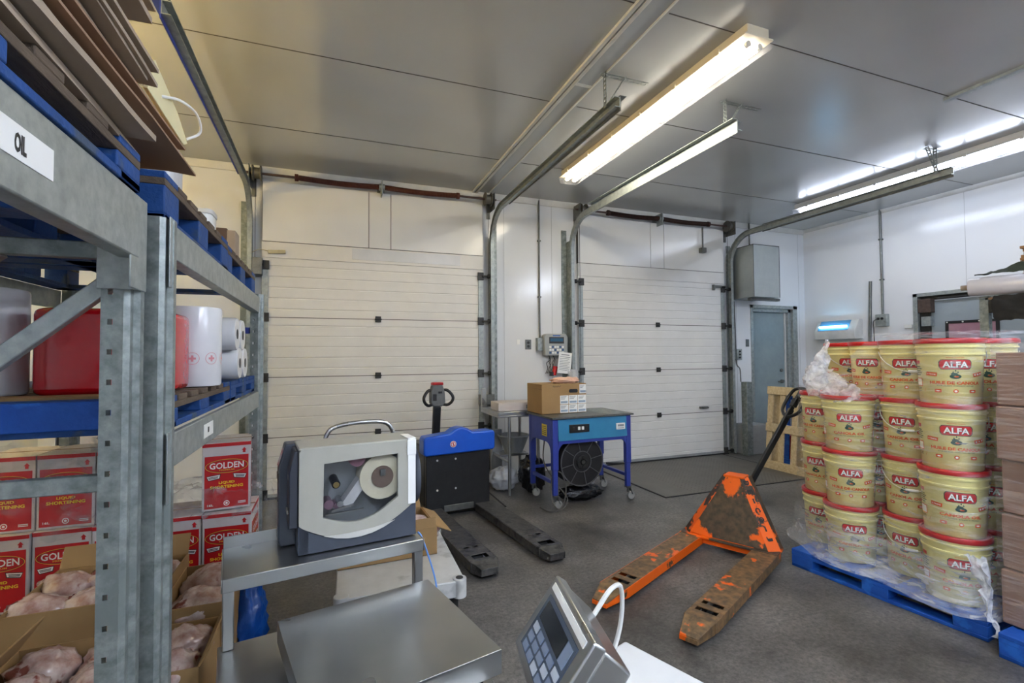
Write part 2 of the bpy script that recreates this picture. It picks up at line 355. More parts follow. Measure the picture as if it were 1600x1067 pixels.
# ------------------------------------------------------------------ dock doors
P = .61
def section_profile():
    pts = []; y = D-.045
    pts.append((D, .002)); pts.append((y, .002)); zs = [.085, .195, .305, .415, .525]
    pts2 = []
    for z in zs: pts2 += [(y, z-.005), (y+.005, z-.002), (y+.005, z+.004), (y, z+.009)]
    pts += pts2; pts += [(y, P-.002), (D, P-.002)]
    return pts
def dock_door(idx, x0, x1, label, spring_mat, drumL, drumR, trL, trR, hx, track_end, zt):
    root = bpy.data.objects.new('door_%d' % idx, None); COL.objects.link(root); struct(root, label)
    Y = D-.045
    for k in range(4):
        b = MB().xf(Matrix.Translation((0, 0, P*k))).prism(section_profile(), x0, x1, 'x'); b.build('door_section', door_m, root, angle=20)
    b = MB()
    for k in range(1, 4): b.box(x0, x1, Y-.0012, Y+.01, P*k-.0035, P*k+.0035)
    b.build('section_joints', seam_m, root)
    b = MB().box(x0, x1, Y-.01, D, 4*P, 2.6); b.build('top_section', door_m, root)
    # header infill panels above
    hd = MB(); js = [x0, hx[0], hx[1], x1]
    for a, c in zip(js, js[1:]): hd.box(a+.0035, c-.0035, Y-.008, D, 2.607, 3.22)
    hd.build('header_panel', white_panel, root, bevel=.0015)
    MB().box(x0, x1, Y-.001, D-.001, 2.598, 3.22).build('header_joints', seam_m, root)
    if idx == 1:
        MB().box(.23, 1.42, Y-.016, Y-.008, 2.47, 2.585).build('patch_panel', mat('bright_patch', '#dddfe0', '#cfd2d3', 5, .14, bump=.06, bscale=3), root)
    MB().box(x0, x1, Y-.02, D, -.0, .05).build('bottom_seal', mat('seal_grey', '#8c8e8d', '#9c9e9d', 9, .5), root)
    MB().box(x0, x1, Y-.035, Y-.018, 0, .02).build('rubber_sweep', rubber, root)
    # end stiles with rollers
    for sx, xe in ((-1, x0), (1, x1)):
        MB().box(min(xe, xe-sx*.06), max(xe, xe-sx*.06), Y-.012, Y-.0, .03, 2.4).build('end_stile', galv, root, bevel=.002)
        for z in (.05, P, 2*P, 3*P, 2.36):
            b = MB().box(xe-sx*.07 if sx > 0 else xe, xe if sx > 0 else xe+.07, Y-.03, Y-.011, z-.045, z+.045)
            b.cyl((xe-sx*.02, Y-.04, z), (xe+sx*.075, Y-.04, z), .012, 10); b.cyl((xe+sx*.045, Y-.04, z), (xe+sx*.072, Y-.04, z), .026, 14)
            b.build('roller_hinge', dark_steel, root, bevel=.002)
    for z in (P, 2*P, 3*P):
        b = MB().box(sum((x0, x1))/2-.03+(-.03 if idx == 1 else .02), sum((x0, x1))/2+.03+(-.03 if idx == 1 else .02), Y-.02, Y-.002, z-.032, z+.032)
        b.cyl((sum((x0, x1))/2-.035+(-.03 if idx == 1 else .02), Y-.02, z), (sum((x0, x1))/2+.035+(-.03 if idx == 1 else .02), Y-.02, z), .009, 8)
        b.build('middle_hinge', dark_steel, root, bevel=.002)
    # tracks: vertical, curve, horizontal
    for sx, xt in ((-1, trL), (1, trR)):
        R = .38; yv = D-.1; path = [(yv, .02), (yv, zt-R)]
        for k in range(1, 13):
            t = PI/2*k/12; path.append((yv-R*(1-math.cos(t)), zt-R+R*math.sin(t)))
        path.append((track_end, zt+.012))
        def sweep(prof, mt, nm):
            bb = MB(); n = len(prof); vs = []
            for i, (y, z) in enumerate(path):
                a = path[max(i-1, 0)]; c = path[min(i+1, len(path)-1)]; dy, dz = c[0]-a[0], c[1]-a[1]; l = math.hypot(dy, dz); dy /= l; dz /= l
                ny, nzz = -dz, dy   # toward the room / down
                for px, pn in prof: vs.append((xt+sx*px, y+ny*pn, z+nzz*pn))
            fs = []
            for i in range(len(path)-1):
                for k in range(n): fs.append((i*n+k, i*n+(k+1) % n, (i+1)*n+(k+1) % n, (i+1)*n+k))
            fs += [tuple(range(n)), tuple((len(path)-1)*n+k for k in range(n-1, -1, -1))]
            bb.add(vs, fs); return bb.build(nm, mt, root, angle=30)
        sweep([(-.02, .035), (.022, .035), (.022, -.035), (-.02, -.035), (-.02, -.030), (.017, -.030), (.017, .030), (-.02, .030)], galv, 'track')
        # angle iron against the wall and over the horizontal run
        b = MB().box(xt-.004+sx*.025, xt+.004+sx*.025, D-.12, D, 0, zt-.25); b.box(min(xt+sx*.025, xt+sx*.095), max(xt+sx*.025, xt+sx*.095), D-.012, D, 0, zt-.1)
        b.build('wall_angle', galv_d, root)
        b = MB().box(xt+sx*.024-.003, xt+sx*.024+.003, track_end, D-.65, zt-.045, zt+.06); b.box(min(xt+sx*.024, xt+sx*.07), max(xt+sx*.024, xt+sx*.07), track_end, D-.65, zt+.055, zt+.06)
        b.build('track_angle', {(1, -1): blue_paint, (1, 1): steel, (2, -1): galv, (2, 1): steel}[(idx, sx)], root)
        # ceiling hanger of perforated angle
        ye = track_end+.12
        def perf(p, q, wd):
            p = Vector(p); q = Vector(q); L_ = (q-p).length; nn = max(2, int(L_/.028)); d = (q-p)/L_; sd = Vector((0, 1, 0)) if abs(d.y) < .9 else Vector((1, 0, 0)); sd = (sd-d*sd.dot(d)).normalized(); nr = d.cross(sd)
            bb = MB()
            for e in (-1, 1): bb.bar(p+sd*e*wd*.36, q+sd*e*wd*.36, wd*.28, .003, nr) if False else bb.bar(p+sd*e*wd*.36, q+sd*e*wd*.36, .003, wd*.28, sd)
            for i in range(nn+1):
                c = p+d*(L_*i/nn); bb.bar(c-d*.006, c+d*.006, .003, wd, sd)
            return bb
        hg = perf((xt-.02, ye, H-.005), (xt-.02, ye, zt+.03), .035).build('hanger_drop', galv, root)
        side = 1 if idx == 2 and sx < 0 or (idx == 1 and sx > 0) else -1
        perf((xt-.16 if side < 0 else xt-.05, ye, H-.02), (xt+.06 if side < 0 else xt+.32, ye, H-.02), .04).build('hanger_plate', galv, root)
        perf((xt+side*.14, ye, H-.01), (xt, ye, zt+.05), .032).build('hanger_brace', galv, root)
    # shaft, springs, drums
    zs = 3.262; ys = D-.13
    MB().cyl((drumL-.1, ys, zs), (drumR+.1, ys, zs), .0127, 12).build('shaft', mat('shaft_brown', '#4b3a34', '#63504a', 20, .5, metal=.4), root)
    xc = (drumL+drumR)/2
    def coil(xa, xb, rr, sag):
        pts = []; n = int(abs(xb-xa)/.0125)*8
        for i in range(n+1):
            t = i/n; a = i*2*PI/8; pts.append((xa+(xb-xa)*t, ys+rr*math.cos(a), zs-sag*math.sin(PI*t)+rr*math.sin(a)))
        return MB().tube(pts, .0058, 4)
    for sd in (-1, 1):
        e = xc+sd*(.83 if idx == 1 else .8)
        coil(xc+sd*.03, e, .026, .012).build('torsion_spring', spring_mat, root)
        MB().cyl((e, ys, zs), (e+sd*.035, ys, zs), .036, 14).build('spring_cone', spring_mat, root, bevel=.003)
    b = MB().box(xc-.005, xc+.005, D-.18, D, zs-.09, zs+.07); b.box(xc-.04, xc+.04, D-.01, D, zs-.11, zs+.085); b.cyl((xc-.03, ys, zs), (xc+.03, ys, zs), .036, 14)
    b.build('centre_bracket', galv, root, bevel=.002)
    for sd, x in ((-1, drumL), (1, drumR)):
        b = MB(); b.cyl((x-.03, ys, zs), (x+.03, ys, zs), .055, 24)
        for e in (-1, 1): b.cyl((x+e*.03, ys, zs), (x+e*.042, ys, zs), .078, 24)
        b.build('cable_drum', drum_m, root, bevel=.002)
        b = MB().box(x+sd*.065-.004, x+sd*.065+.004, D-.19, D, zs-.12, zs+.07); b.box(min(x+sd*.065, x+sd*.02), max(x+sd*.065, x+sd*.02), D-.008, D, zs-.2, zs+.07)
        b.build('end_bracket', steel, root, bevel=.002)
        MB().cyl((x+sd*.02, D-.075, zs-.03), (x+sd*.02, D-.075, .1), .003, 6).build('lift_cable', dark_steel, root)
    return root
D1 = dock_door(1, -.64, 1.70, 'left white sectional dock door with rusty spring', rust, -.68, 1.74, -.74, 1.79, (.40, .635), 2.72, 3.1)
D2 = dock_door(2, 2.97, 5.35, 'right white sectional dock door with dark spring', spring_d, 3.0, 5.38, 2.85, 5.42, (4.08, 4.3), 2.72, 3.11)
# small extras on the doors
b = MB().bar((-.58, D-.08, 2.49), (-.42, D-.08, 2.50), .03, .035); b.tube(smooth([(-.74, D-.07, 2.47), (-.66, D-.08, 2.51), (-.58, D-.08, 2.50)]), .005, 6)
b.build('cable_switch', mat('cream_box', '#b5ab86', '#c7bf9c', 10, .5), D1, bevel=.003)
b = MB().box(-.72, -.63, D-.13, D-.05, 2.25, 2.42); b.build('track_bolt', steel, D1, bevel=.004)
b = MB().box(5.14, 5.36, D-.075, D-.05, 2.38, 2.415); b.box(5.13, 5.16, D-.08, D-.05, 2.34, 2.42); b.build('slide_lock', steel, D2, bevel=.003)
b = MB().cyl((4.93, D-.1, 3.22), (4.93, D-.1, 2.9), .012, 8); b.box(4.90, 4.98, D-.12, D-.05, 2.86, 2.93); b.build('limit_arm', steel, D2, bevel=.003)
b = MB().box(4.86, 5.0, D-.075, D-.05, .665, .695); b.cyl((4.9, D-.09, .68), (4.99, D-.09, .68), .012, 8); b.build('door_handle', steel, D2, bevel=.003)
b = MB().box(1.62, 1.80, D-.16, D-.1, .86, .98); b.build('side_lock', steel, D1, bevel=.004)

# dock leveller plates set in the floor
chk = mat('checker_plate', '#5d5851', '#6d6860', 8, .5, metal=.3)
for nm, xa, xb, ya in (('trim_6', 3.15, 5.22, 4.02), ('trim_7', .0, 1.55, 4.35)):
    b = MB().box(xa, xb, ya, D-.06, .001, .006); b.mat(1)
    for (p, q, r, s) in ((xa-.02, xa, ya-.02, D-.05), (xb, xb+.02, ya-.02, D-.05), (xa, xb, ya-.02, ya)): b.box(p, q, r, s, .001, .0065)
    b.mat(0)
    for i in range(int((xb-xa)/.05)):
        for j in range(int((D-.1-ya)/.05)):
            cx = xa+.025+i*.05; cy = ya+.03+j*.05; a = .014 if (i+j) % 2 else .003; c = .003 if (i+j) % 2 else .014
            if nm == 'trim_6' and xa+.35 < cx < xb-.3: b.add([(cx-a, cy-c, .006), (cx+a, cy-c, .006), (cx+a, cy+c, .006), (cx-a, cy+c, .006), (cx, cy, .009)], [(0, 1, 4), (1, 2, 4), (2, 3, 4), (3, 0, 4)])
    struct(b.build(nm, [mat('leveller_top', '#5b5750', '#6a665f', 4, .5), rubber]), 'steel dock leveller plate in the floor')
struct(MB().prism([(5.52, 0), (6.0, 0), (6.0, .33), (5.9, .42), (5.55, .42)], D-.26, D, 'y').build('trim_8', mat('curb_concrete', '#9b9d9c', '#8b8d8c', 8, .7, bump=.1), bevel=.01), 'low concrete curb by the man door')

# ================================================================== LIGHT FIXTURES
def fixture(label, loc, tube_mat, ln=2.44, house='#d8ccb0'):
    t = thing('fluorescent_fixture', label, 'ceiling light', loc, 0, 'long fluorescent ceiling fixtures')
    hm = mat('housing'+house, house, rough=.45)
    b = MB().prism([(-.085, 0), (.085, 0), (.085, -.05), (.075, -.062), (-.075, -.062), (-.085, -.05)], 0, ln, 'y')
    b.build('housing', hm, t, bevel=.004)
    MB().box(-.11, .11, -.01, ln+.01, -.072, -.062).build('housing_lip', hm, t, bevel=.003)
    for s in (-1, 1):
        tb = MB().cyl((s*.045, .05, -.098), (s*.045, ln-.05, -.098), .017, 12).build('tube', tube_mat, t)
        for y in (.028, ln-.05): MB().cyl((s*.045, y, -.098), (s*.045, y+.022, -.098), .0185, 12).build('tube_cap', trimw, tb)
    # open shell diffuser with sloping sides
    prof = [(-.112, -.07), (-.105, -.085), (-.09, -.128), (.09, -.128), (.105, -.085), (.112, -.07)]
    b = MB(); n = len(prof)
    vs = [(p[0], y, p[1]) for y in (-.012, ln+.012) for p in prof]
    b.add(vs, [(i, i+1, i+1+n, i+n) for i in range(n-1)]+[tuple(range(n)), tuple(range(2*n-1, n-1, -1))])
    b.build('diffuser', clear_m, t, flip=True)
    for k in range(6):
        y = .2+k*(ln-.4)/5
        for s in (-1, 1): MB().box(s*.116-.006, s*.116+.006, y-.012, y+.012, -.085, -.055).build('clip', hm, t)
    return t
warm = emit('tube_warm', '#fff6e2', TUBE_WARM); cool = emit('tube_cool', '#dfe9ff', TUBE_COOL)
back = emit('tube_fill', '#dce8ff', TUBE_FILL); amber = emit('tube_amber', '#ffda84', TUBE_AMBER)
fixture('fluorescent fixture with warm tubes and cream housing, between the door tracks', (2.38, 2.12, H), warm)
fixture('cool white fluorescent fixture near the right wall, running out of the frame', (5.78, 2.13, H), cool, house='#d4d2cc')
fixture('unseen cool fill fixture added over the floor behind the camera', (2.38, -2.2, H), back)  # added out of view behind the camera to lift the shadows
fixture('unseen cool fill fixture added over the back of the room', (5.3, -2.2, H), back)  # second added fill, also unseen
af = fixture('unseen amber fixture added beyond the storage rack, turned up to warm the ceiling', (-2.35, 1.2, 2.62), amber); af.rotation_euler = (0, PI, 0)  # added out of view, flipped so its tubes light the ceiling
fixture('unseen cool fill fixture added over the near left corner', (-.6, -2.4, H), back)  # third added fill, unseen behind the camera

# ================================================================== PALLETS
def pallet(label, m, loc, rz, lx=1.0, ly=1.2, group=None, stringers='x', cat='pallet', h=.142, m2=None):
    """deck boards run along x; three bearers along y... with nine blocks"""
    t = thing('pallet', label, cat, loc, rz, group)
    b = MB(); n = 7; w = .095 if lx > .8 else .09
    for i in range(n):
        y = (ly-.1)*i/(n-1); ww = .13 if i in (0, n-1) else .095
        y0 = min(max(y+.05-ww/2, 0), ly-ww); b.box(0, lx, y0, y0+ww, h-.02, h)
    if m2: b.m = [0 if (k//6) in (0, n-1) else 1 for k in range(len(b.m))]
    b.build('top_deck', [m, m2 or m], t, bevel=.003)
    for x in (0, lx/2-.05, lx-.1):
        b = MB().box(x, x+.1, 0, ly, h-.04, h-.02); b.build('bearer', m2 or m, t, bevel=.002)
        for y in (0, ly/2-.07, ly-.14): MB().box(x, x+.1, y, y+.14, .02, h-.04).build('block', m, t, bevel=.004)
    b = MB()
    for x in (0, lx/2-.05, lx-.1): b.box(x, x+.1, 0, ly, 0, .02)
    for y in (0, ly-.12): b.box(0, lx, y, y+.12, 0, .0205)
    b.build('base_boards', m, t, bevel=.003)
    return t

# ================================================================== PAILS ON THE RIGHT
PH = .345
def pail_proto(name, words, sub):
    t = thing('oil_pail', name, 'pail', (0, 0, 0))
    prof = [(.0, 0), (.122, 0), (.126, .004), (.1375, .255), (.1385, .258), (.144, .259), (.144, .267), (.1395, .270), (.1405, .296), (.147, .298), (.147, .306), (.142, .309), (.143, .335), (.13, .337)]
    MB().lathe(prof[1:], 40).build('body', pail_m, t, angle=50)
    lid = [(.12, .327), (.1495, .322), (.1515, .326), (.1515, .344), (.1475, .349), (.139, .349), (.137, .342), (.10, .342)]
    MB().lathe(lid, 40).build('lid', lid_m, t, angle=50)
    # label printed on the body; s = arc length from the centre, z = height
    def R(z): return .126+(.1375-.126)*z/.255
    def fn(off):
        def g(s, z):
            if abs(s) < .125: s *= 1.17; z = .15+(z-.15)*1.1
            return ((R(z)+off)*math.sin(s/.132), -(R(z)+off)*math.cos(s/.132), z)
        return g
    def fx(b, poly, off): 
        b.flat(poly, fn(off))
    b = MB()
    def strip(x0, x1, z0, z1, off, n=8):
        b.grid(n, 1, lambda u, v: fn(off)(x0+(x1-x0)*u, z0+(z1-z0)*v))
    def disc(poly_fn, off, n=10):
        b.grid(n, 1, poly_fn)
    # mats: 0 red 1 white 2 green 3 orange 4 dark green
    b.mat(0)
    def pill(cx, cz, hw, hh, off, r):
        def g(u, v):
            x = (u*2-1)*hw; e = max(0, abs(x)-(hw-r)); yy = hh-(r-math.sqrt(max(0, r*r-e*e))) if e > 0 else hh
            return fn(off)(cx+x, cz+(v*2-1)*yy)
        b.grid(16, 1, g)
    b.mat(2); pill(0, .205, .056, .0245, .0008, .012)
    b.mat(0); pill(0, .205, .053, .022, .0014, .011)
    b.mat(2); b.text('ALFA', .0015, .2035, .088, .031, fn(.0019), .05)
    b.mat(1); b.text('ALFA', 0, .205, .085, .029, fn(.0024), .025)
    b.mat(3); b.text('PRODUIT DU CANADA' if sub else 'PRODUCT OF CANADA', 0, .238, .06, .0045, fn(.001), .01)
    for s, a in ((-1, -.10), (1, .2)):
        def tl(x, z, s=s, a=a): return fn(.001)(s*.085+x*math.cos(a)-z*math.sin(a), .158+x*math.sin(a)+z*math.cos(a))
        b.mat(3); b.grid(4, 1, lambda u, v: tl((u-.5)*.044, (v-.5)*.018))
        b.mat(1); b.text('0 TRANS' if s < 0 else '- - -', 0, 0, .034, .007, lambda x, z, s=s, a=a: fn(.0016)(s*.085+x*math.cos(a)-z*math.sin(a), .158+x*math.sin(a)+z*math.cos(a)), .02)
    b.mat(2); b.flat(oval(0, .148, .020, .0115, 16), fn(.0012)); b.flat(oval(-.004, .160, .012, .006, 10), fn(.0013))
    for (x, z) in ((0, .176), (-.008, .169), (.008, .169)): b.flat([(x-.003, z-.004), (x+.003, z-.004), (x, z+.006)], fn(.0012))
    b.mat(3); b.flat(oval(.003, .147, .008, .0035, 10), fn(.0018))
    b.mat(3); b.text(words, 0, .117, .150 if len(words) < 12 else .185, .0155, fn(.0012), .05)
    b.mat(4); b.text('POUR SALADES, CUISSON ET FRITURE' if sub else 'FOR SALADS, BAKING & FRYING', 0, .102, .13, .006, fn(.0012), .01)
    b.mat(3)
    for x in (-.062, 0, .062): b.flat(rrect(x-.013, x+.013, .070, .086, .004) if x else oval(0, .078, .0095, .0095, 12), fn(.001))
    b.mat(1)
    for x in (-.062, 0, .062): b.flat(oval(x, .078, .007 if x else .005, .003 if x else .005, 10), fn(.0016))
    # side print: recycling triangle, small panels of text
    b.mat(3); b.flat([(-.142, .068), (-.122, .068), (-.132, .088)], fn(.001))
    for cx in (-.185, .185):
        b.mat(3); b.grid(4, 1, lambda u, v: fn(.001)(cx-.03+.06*u, .09+.045*v))
        b.mat(1); b.grid(4, 1, lambda u, v: fn(.0014)(cx-.026+.052*u, .094+.037*v))
        b.mat(4)
        for k in range(5): b.grid(6, 1, lambda u, v: fn(.001)(cx-.03+(.06 if k % 2 else .05)*u, .15+k*.011+.0045*v))
        for k in range(3): b.grid(6, 1, lambda u, v: fn(.001)(cx-.03+.05*u, .064+k*.008+.003*v))
        b.mat(0); b.grid(4, 1, lambda u, v: fn(.001)(cx-.022+.04*u, .212+.018*v))
    b.build('label', [red_print, white_print, green_print, orange_print, green_print], t, flip=False)
    return t
def pail_handle(t, ang, drop):
    a = math.radians(ang); c, s = math.cos(a), math.sin(a); pts = []
    for k in range(17):
        th = PI*k/16; x = .147*math.cos(th); rr = .152*math.sin(th)
        z = .28-.16*math.sin(th)*drop; pts.append((x*c - (-rr)*s, x*s+(-rr)*c, z))
    h = MB().tube(pts, .0024, 6).build('handle', trimw, t)
    MB().tube([Vector(pts[7])*1.02, Vector(pts[8])*1.03, Vector(pts[9])*1.02], .008, 10).build('grip', white_print, h)
wood_dk = mat('dark_old_wood', '#4f4237', '#6d5d4c', 6, .8, bump=.3, bscale=40, stretch=(6, 1, 6))
pe = pail_proto('x', 'CANOLA OIL', False); pail_handle(pe, 175, .9)
pf = pail_proto('x', 'HUILE DE CANOLA', True); pail_handle(pf, 160, .9)
ph = pail_proto('x', 'CANOLA OIL', False); pail_handle(ph, 15, .75)
PB = .118
spots = {  # position key: x, y, layers, words for the label
 'front': (3.165, 1.63, 4, ' in the corner column beside the brown cartons'),
 'second': (3.30, 1.905, 4, ' in the recessed column between the two front ones'),
 'third': (3.165, 2.19, 3, ' in the column left of the recessed one'),
 'fourth': (3.31, 2.46, 3, ' in the leftmost column by the leaning pallet'),
 'inner': (3.445, 2.19, 4, ' in the inner column, uncovered by film on top'),
 'deep': (3.585, 2.47, 4, ' in the back column, farthest left on top'),
 'cornerback': (3.475, 1.63, 4, ' in the column right behind the corner one'),
 'mid': (3.61, 1.905, 4, ' in the middle column covered by film'),
 'far': (3.755, 2.19, 4, ' in the far right column covered by film'),
}
faces = {'front': (14, 12, 8, 10), 'second': (-20, -16, -20, -6), 'third': (8, 2, 2, 0), 'fourth': (-22, -26, -30, 0), 'inner': (0, 0, 0, -22), 'deep': (0, 0, 0, 6), 'cornerback': (0, 0, 0, 10), 'mid': (0, 0, 0, 0), 'far': (0, 0, 0, -10)}
lay = ['bottom', 'second lowest', 'third from the floor', 'topmost']
used = {}
for key, (x, y, n, wds) in spots.items():
    for k in range(n):
        french = (key, k) in (('front', 3), ('front', 2), ('third', 1), ('inner', 3), ('fourth', 2))
        src = pf if french else (ph if key in ('second', 'inner') or (key, k) == ('deep', 3) else pe)
        # rotation that turns the printed side (local -y) towards the camera, then off by some degrees
        face = math.degrees(math.atan2(y, x))-90
        off = faces[key][k]
        lab = 'cream pail, %s%s' % (lay[k], wds)
        if src not in used:
            used[src] = 1; o = src; o.location = (x, y, PB+PH*k); o.rotation_euler = (0, 0, math.radians(face+off)); o['label'] = lab; o['group'] = 'cream pails on the right pallet'
        else: dup(src, (x, y, PB+PH*k), face+off, lab, 'cream pails on the right pallet')
pallet('blue wooden pallet under the cream pails', blue_pal, (3.035, 1.44, 0), 6, 1.2, 1.0, 'blue pallets on the floor at the right', h=.114)

# film round the pails
def shell(path, z0, z1, nz_, amp, seed, nu=None, sc_=6, closed=False, flare=0):
    pts = smooth([(p[0], p[1], 0) for p in path], 6); n = len(pts)-1
    def fn(u, v):
        i = min(int(u*n), n-1); f = u*n-i; p = pts[i].lerp(pts[i+1], f); d = (pts[i+1]-pts[i]).normalized(); nr = Vector((d.y, -d.x, 0))
        z = z0(u) if callable(z0) else z0; zt = z1(u) if callable(z1) else z1; zz = z+(zt-z)*v
        a = amp*nz(p.x*sc_+seed, p.y*sc_, zz*sc_*2.2)+amp*.4*nz(p.x*sc_*4, p.y*sc_*4+seed, zz*sc_*6)
        q = p+nr*(a+flare*(1-v)**3); return (q.x, q.y, zz+amp*.5*nz(p.x*9, p.y*9, seed))
    return MB().grid(nu or 60, nz_, fn)
pw = [(3.62, 2.62), (3.30, 2.635), (3.16, 2.53), (3.10, 2.40), (3.01, 2.22), (3.00, 2.08), (3.05, 1.90), (3.00, 1.66), (3.02, 1.52), (3.14, 1.465), (3.5, 1.46)]
def ztop(u): return 1.20 if u < .42 else 1.20+min(1, (u-.42)/.16)*.34
o = shell(pw, .12, ztop, 44, .012, 3, 120, flare=.06).build('stretch_film', wrap_m, None, angle=80, flip=False)
tag(o, 'clear stretch film wound round the cream pails', 'stretch film')
sk = shell(pw, .116, .34, 14, .012, 8, 120, flare=.085).build('film_skirt', film('stretch_wrap_skirt', '#e6e8ee', .12, .5, 7, (1, 1, 5), mid=.55, contrast=.4), o, angle=80, flip=False)
# gathered film: hanging tail at the open top corner and the sheet over the top
def lump(cx, cy, cz, rx, ry, rz, amp, sd, f=5, nu=34, nv=22, T=None):
    def fn(u, v):
        a = 2*PI*u; e = PI*(v-.5); x = math.cos(e)*math.cos(a); y = math.cos(e)*math.sin(a); z = math.sin(e)
        k = 1+amp*nz(x*f+sd, y*f, z*f)+amp*.5*nz(x*f*3, y*f*3+sd, z*f*3)
        return (cx+rx*x*k, cy+ry*y*k, cz+rz*z*k)
    return MB().grid(nu, nv, fn)
def sheet(cs, amp, sd, nu=40, nv=14, f=9):
    """crumpled sheet between control rows: cs is a grid of points"""
    rows = [smooth(r, 6) for r in cs]; m = len(rows)-1; n = len(rows[0])-1
    def fn(u, v):
        j = min(int(v*m), m-1); g = v*m-j; i = min(int(u*n), n-1); h = u*n-i
        p = rows[j][i].lerp(rows[j][i+1], h).lerp(rows[j+1][i].lerp(rows[j+1][i+1], h), g)
        q = Vector((nz(p.x*f+sd, p.y*f, p.z*f), nz(p.x*f, p.y*f+sd, p.z*f), nz(p.x*f, p.y*f, p.z*f+sd)))+.5*Vector((nz(p.x*f*3+sd, p.y*f*3, p.z*f*3), nz(p.x*f*3, p.y*f*3+sd, p.z*f*3), nz(p.x*f*3, p.y*f*3, p.z*f*3+sd)))
        return p+q*amp
    return MB().grid(nu, nv, fn)
b = sheet([[(3.40, 2.52, 1.51), (3.36, 2.56, 1.42), (3.28, 2.56, 1.30), (3.24, 2.54, 1.20)], [(3.36, 2.46, 1.49), (3.27, 2.50, 1.38), (3.19, 2.48, 1.27), (3.12, 2.42, 1.14)], [(3.30, 2.40, 1.33), (3.22, 2.38, 1.27), (3.13, 2.30, 1.215), (3.02, 2.19, 1.12)], [(3.3, 2.30, 1.225), (3.22, 2.22, 1.215), (3.12, 2.1, 1.205), (3.03, 2.0, 1.16)]], .035, 2, 60, 36, 12)
tag(b.build('film_tail', wrap_w, None, angle=80, flip=False), 'bunched clear film hanging off the top left of the pails', 'stretch film')
b = sheet([[(3.10, 1.95, 1.50), (3.0, 1.75, 1.50), (2.995, 1.58, 1.505), (3.05, 1.47, 1.505), (3.3, 1.445, 1.505), (3.7, 1.44, 1.51)], [(3.16, 1.98, 1.525), (3.06, 1.78, 1.53), (3.04, 1.6, 1.535), (3.1, 1.5, 1.54), (3.3, 1.49, 1.54), (3.7, 1.48, 1.54)],
           [(3.4, 2.1, 1.53), (3.35, 1.9, 1.54), (3.3, 1.7, 1.54), (3.3, 1.62, 1.54), (3.45, 1.62, 1.54), (3.8, 1.62, 1.54)], [(3.8, 2.3, 1.53), (3.8, 2.0, 1.535), (3.8, 1.9, 1.535), (3.8, 1.8, 1.535), (3.85, 1.75, 1.535), (3.95, 1.7, 1.535)]], .012, 5, 70, 24, 10)
tag(b.build('film_cover', wrap_m, None, angle=80, flip=False), 'clear film pulled over the top pails', 'stretch film')
b = sheet([[(2.99, 1.50, .42), (3.0, 1.46, .3), (2.98, 1.42, .16), (2.97, 1.40, .06)], [(3.03, 1.44, .4), (3.0, 1.42, .28), (2.99, 1.41, .14), (3.0, 1.39, .05)], [(3.06, 1.43, .4), (3.04, 1.425, .28), (3.03, 1.41, .15), (3.02, 1.4, .07)]], .03, 9, 20, 24, 16)
tag(b.build('film_knot', wrap_w, None, angle=80, flip=False), 'torn bunch of film at the pallet corner by the cartons', 'stretch film')

# cartons beside the pails
pallet('blue wooden pallet under the wrapped cartons', blue_pal, (3.0, .22, 0), 3, 1.2, 1.14, 'blue pallets on the floor at the right', h=.114)
ctn = mat('carton_brown', '#85695a', '#917464', 4, .75, bump=.03)
lays = ['bottom', 'second lowest', 'middle', 'second highest', 'topmost']
src = None
for k in range(5):
    for j, (y0, wd_) in enumerate(((1.395, 'next to the pails'), (.985, 'at the picture edge'))):
        lab = '%s brown wrapped carton in the column %s' % (lays[k], wd_)
        if src is None:
            src = thing('shipping_carton', lab, 'carton', (0, 0, 0), 0, 'brown cartons stacked on the right')
            MB().box(0, .56, -.395, 0, .002, .258).build('body', ctn, src, bevel=.006)
            MB().box(-.0008, .5608, -.235, -.165, .19, .2588).build('tape', mat('tape', '#a58d74', rough=.25), src)
            o = src
            o.location = (3.06+.02*(k % 2), y0, PB+.262*k)
        else: o = dup(src, (3.06+.018*((k*7+j) % 3), y0, PB+.262*k), random.uniform(-1, 1), lab)
o = shell([(3.62, 1.415), (3.2, 1.415), (3.055, 1.40), (3.045, 1.3), (3.045, .95), (3.05, .58)], .14, 1.475, 40, .006, 21, 60, flare=.01).build('stretch_film', wrap_c, None, angle=80, flip=False)
tag(o, 'clear stretch film wound round the brown cartons', 'stretch film')

# ================================================================== MANUAL PALLET JACK
J = thing('pallet_jack', 'worn orange hand pallet jack with a black loop handle', 'pallet jack', (2.665, 2.735, 0), 26.3)
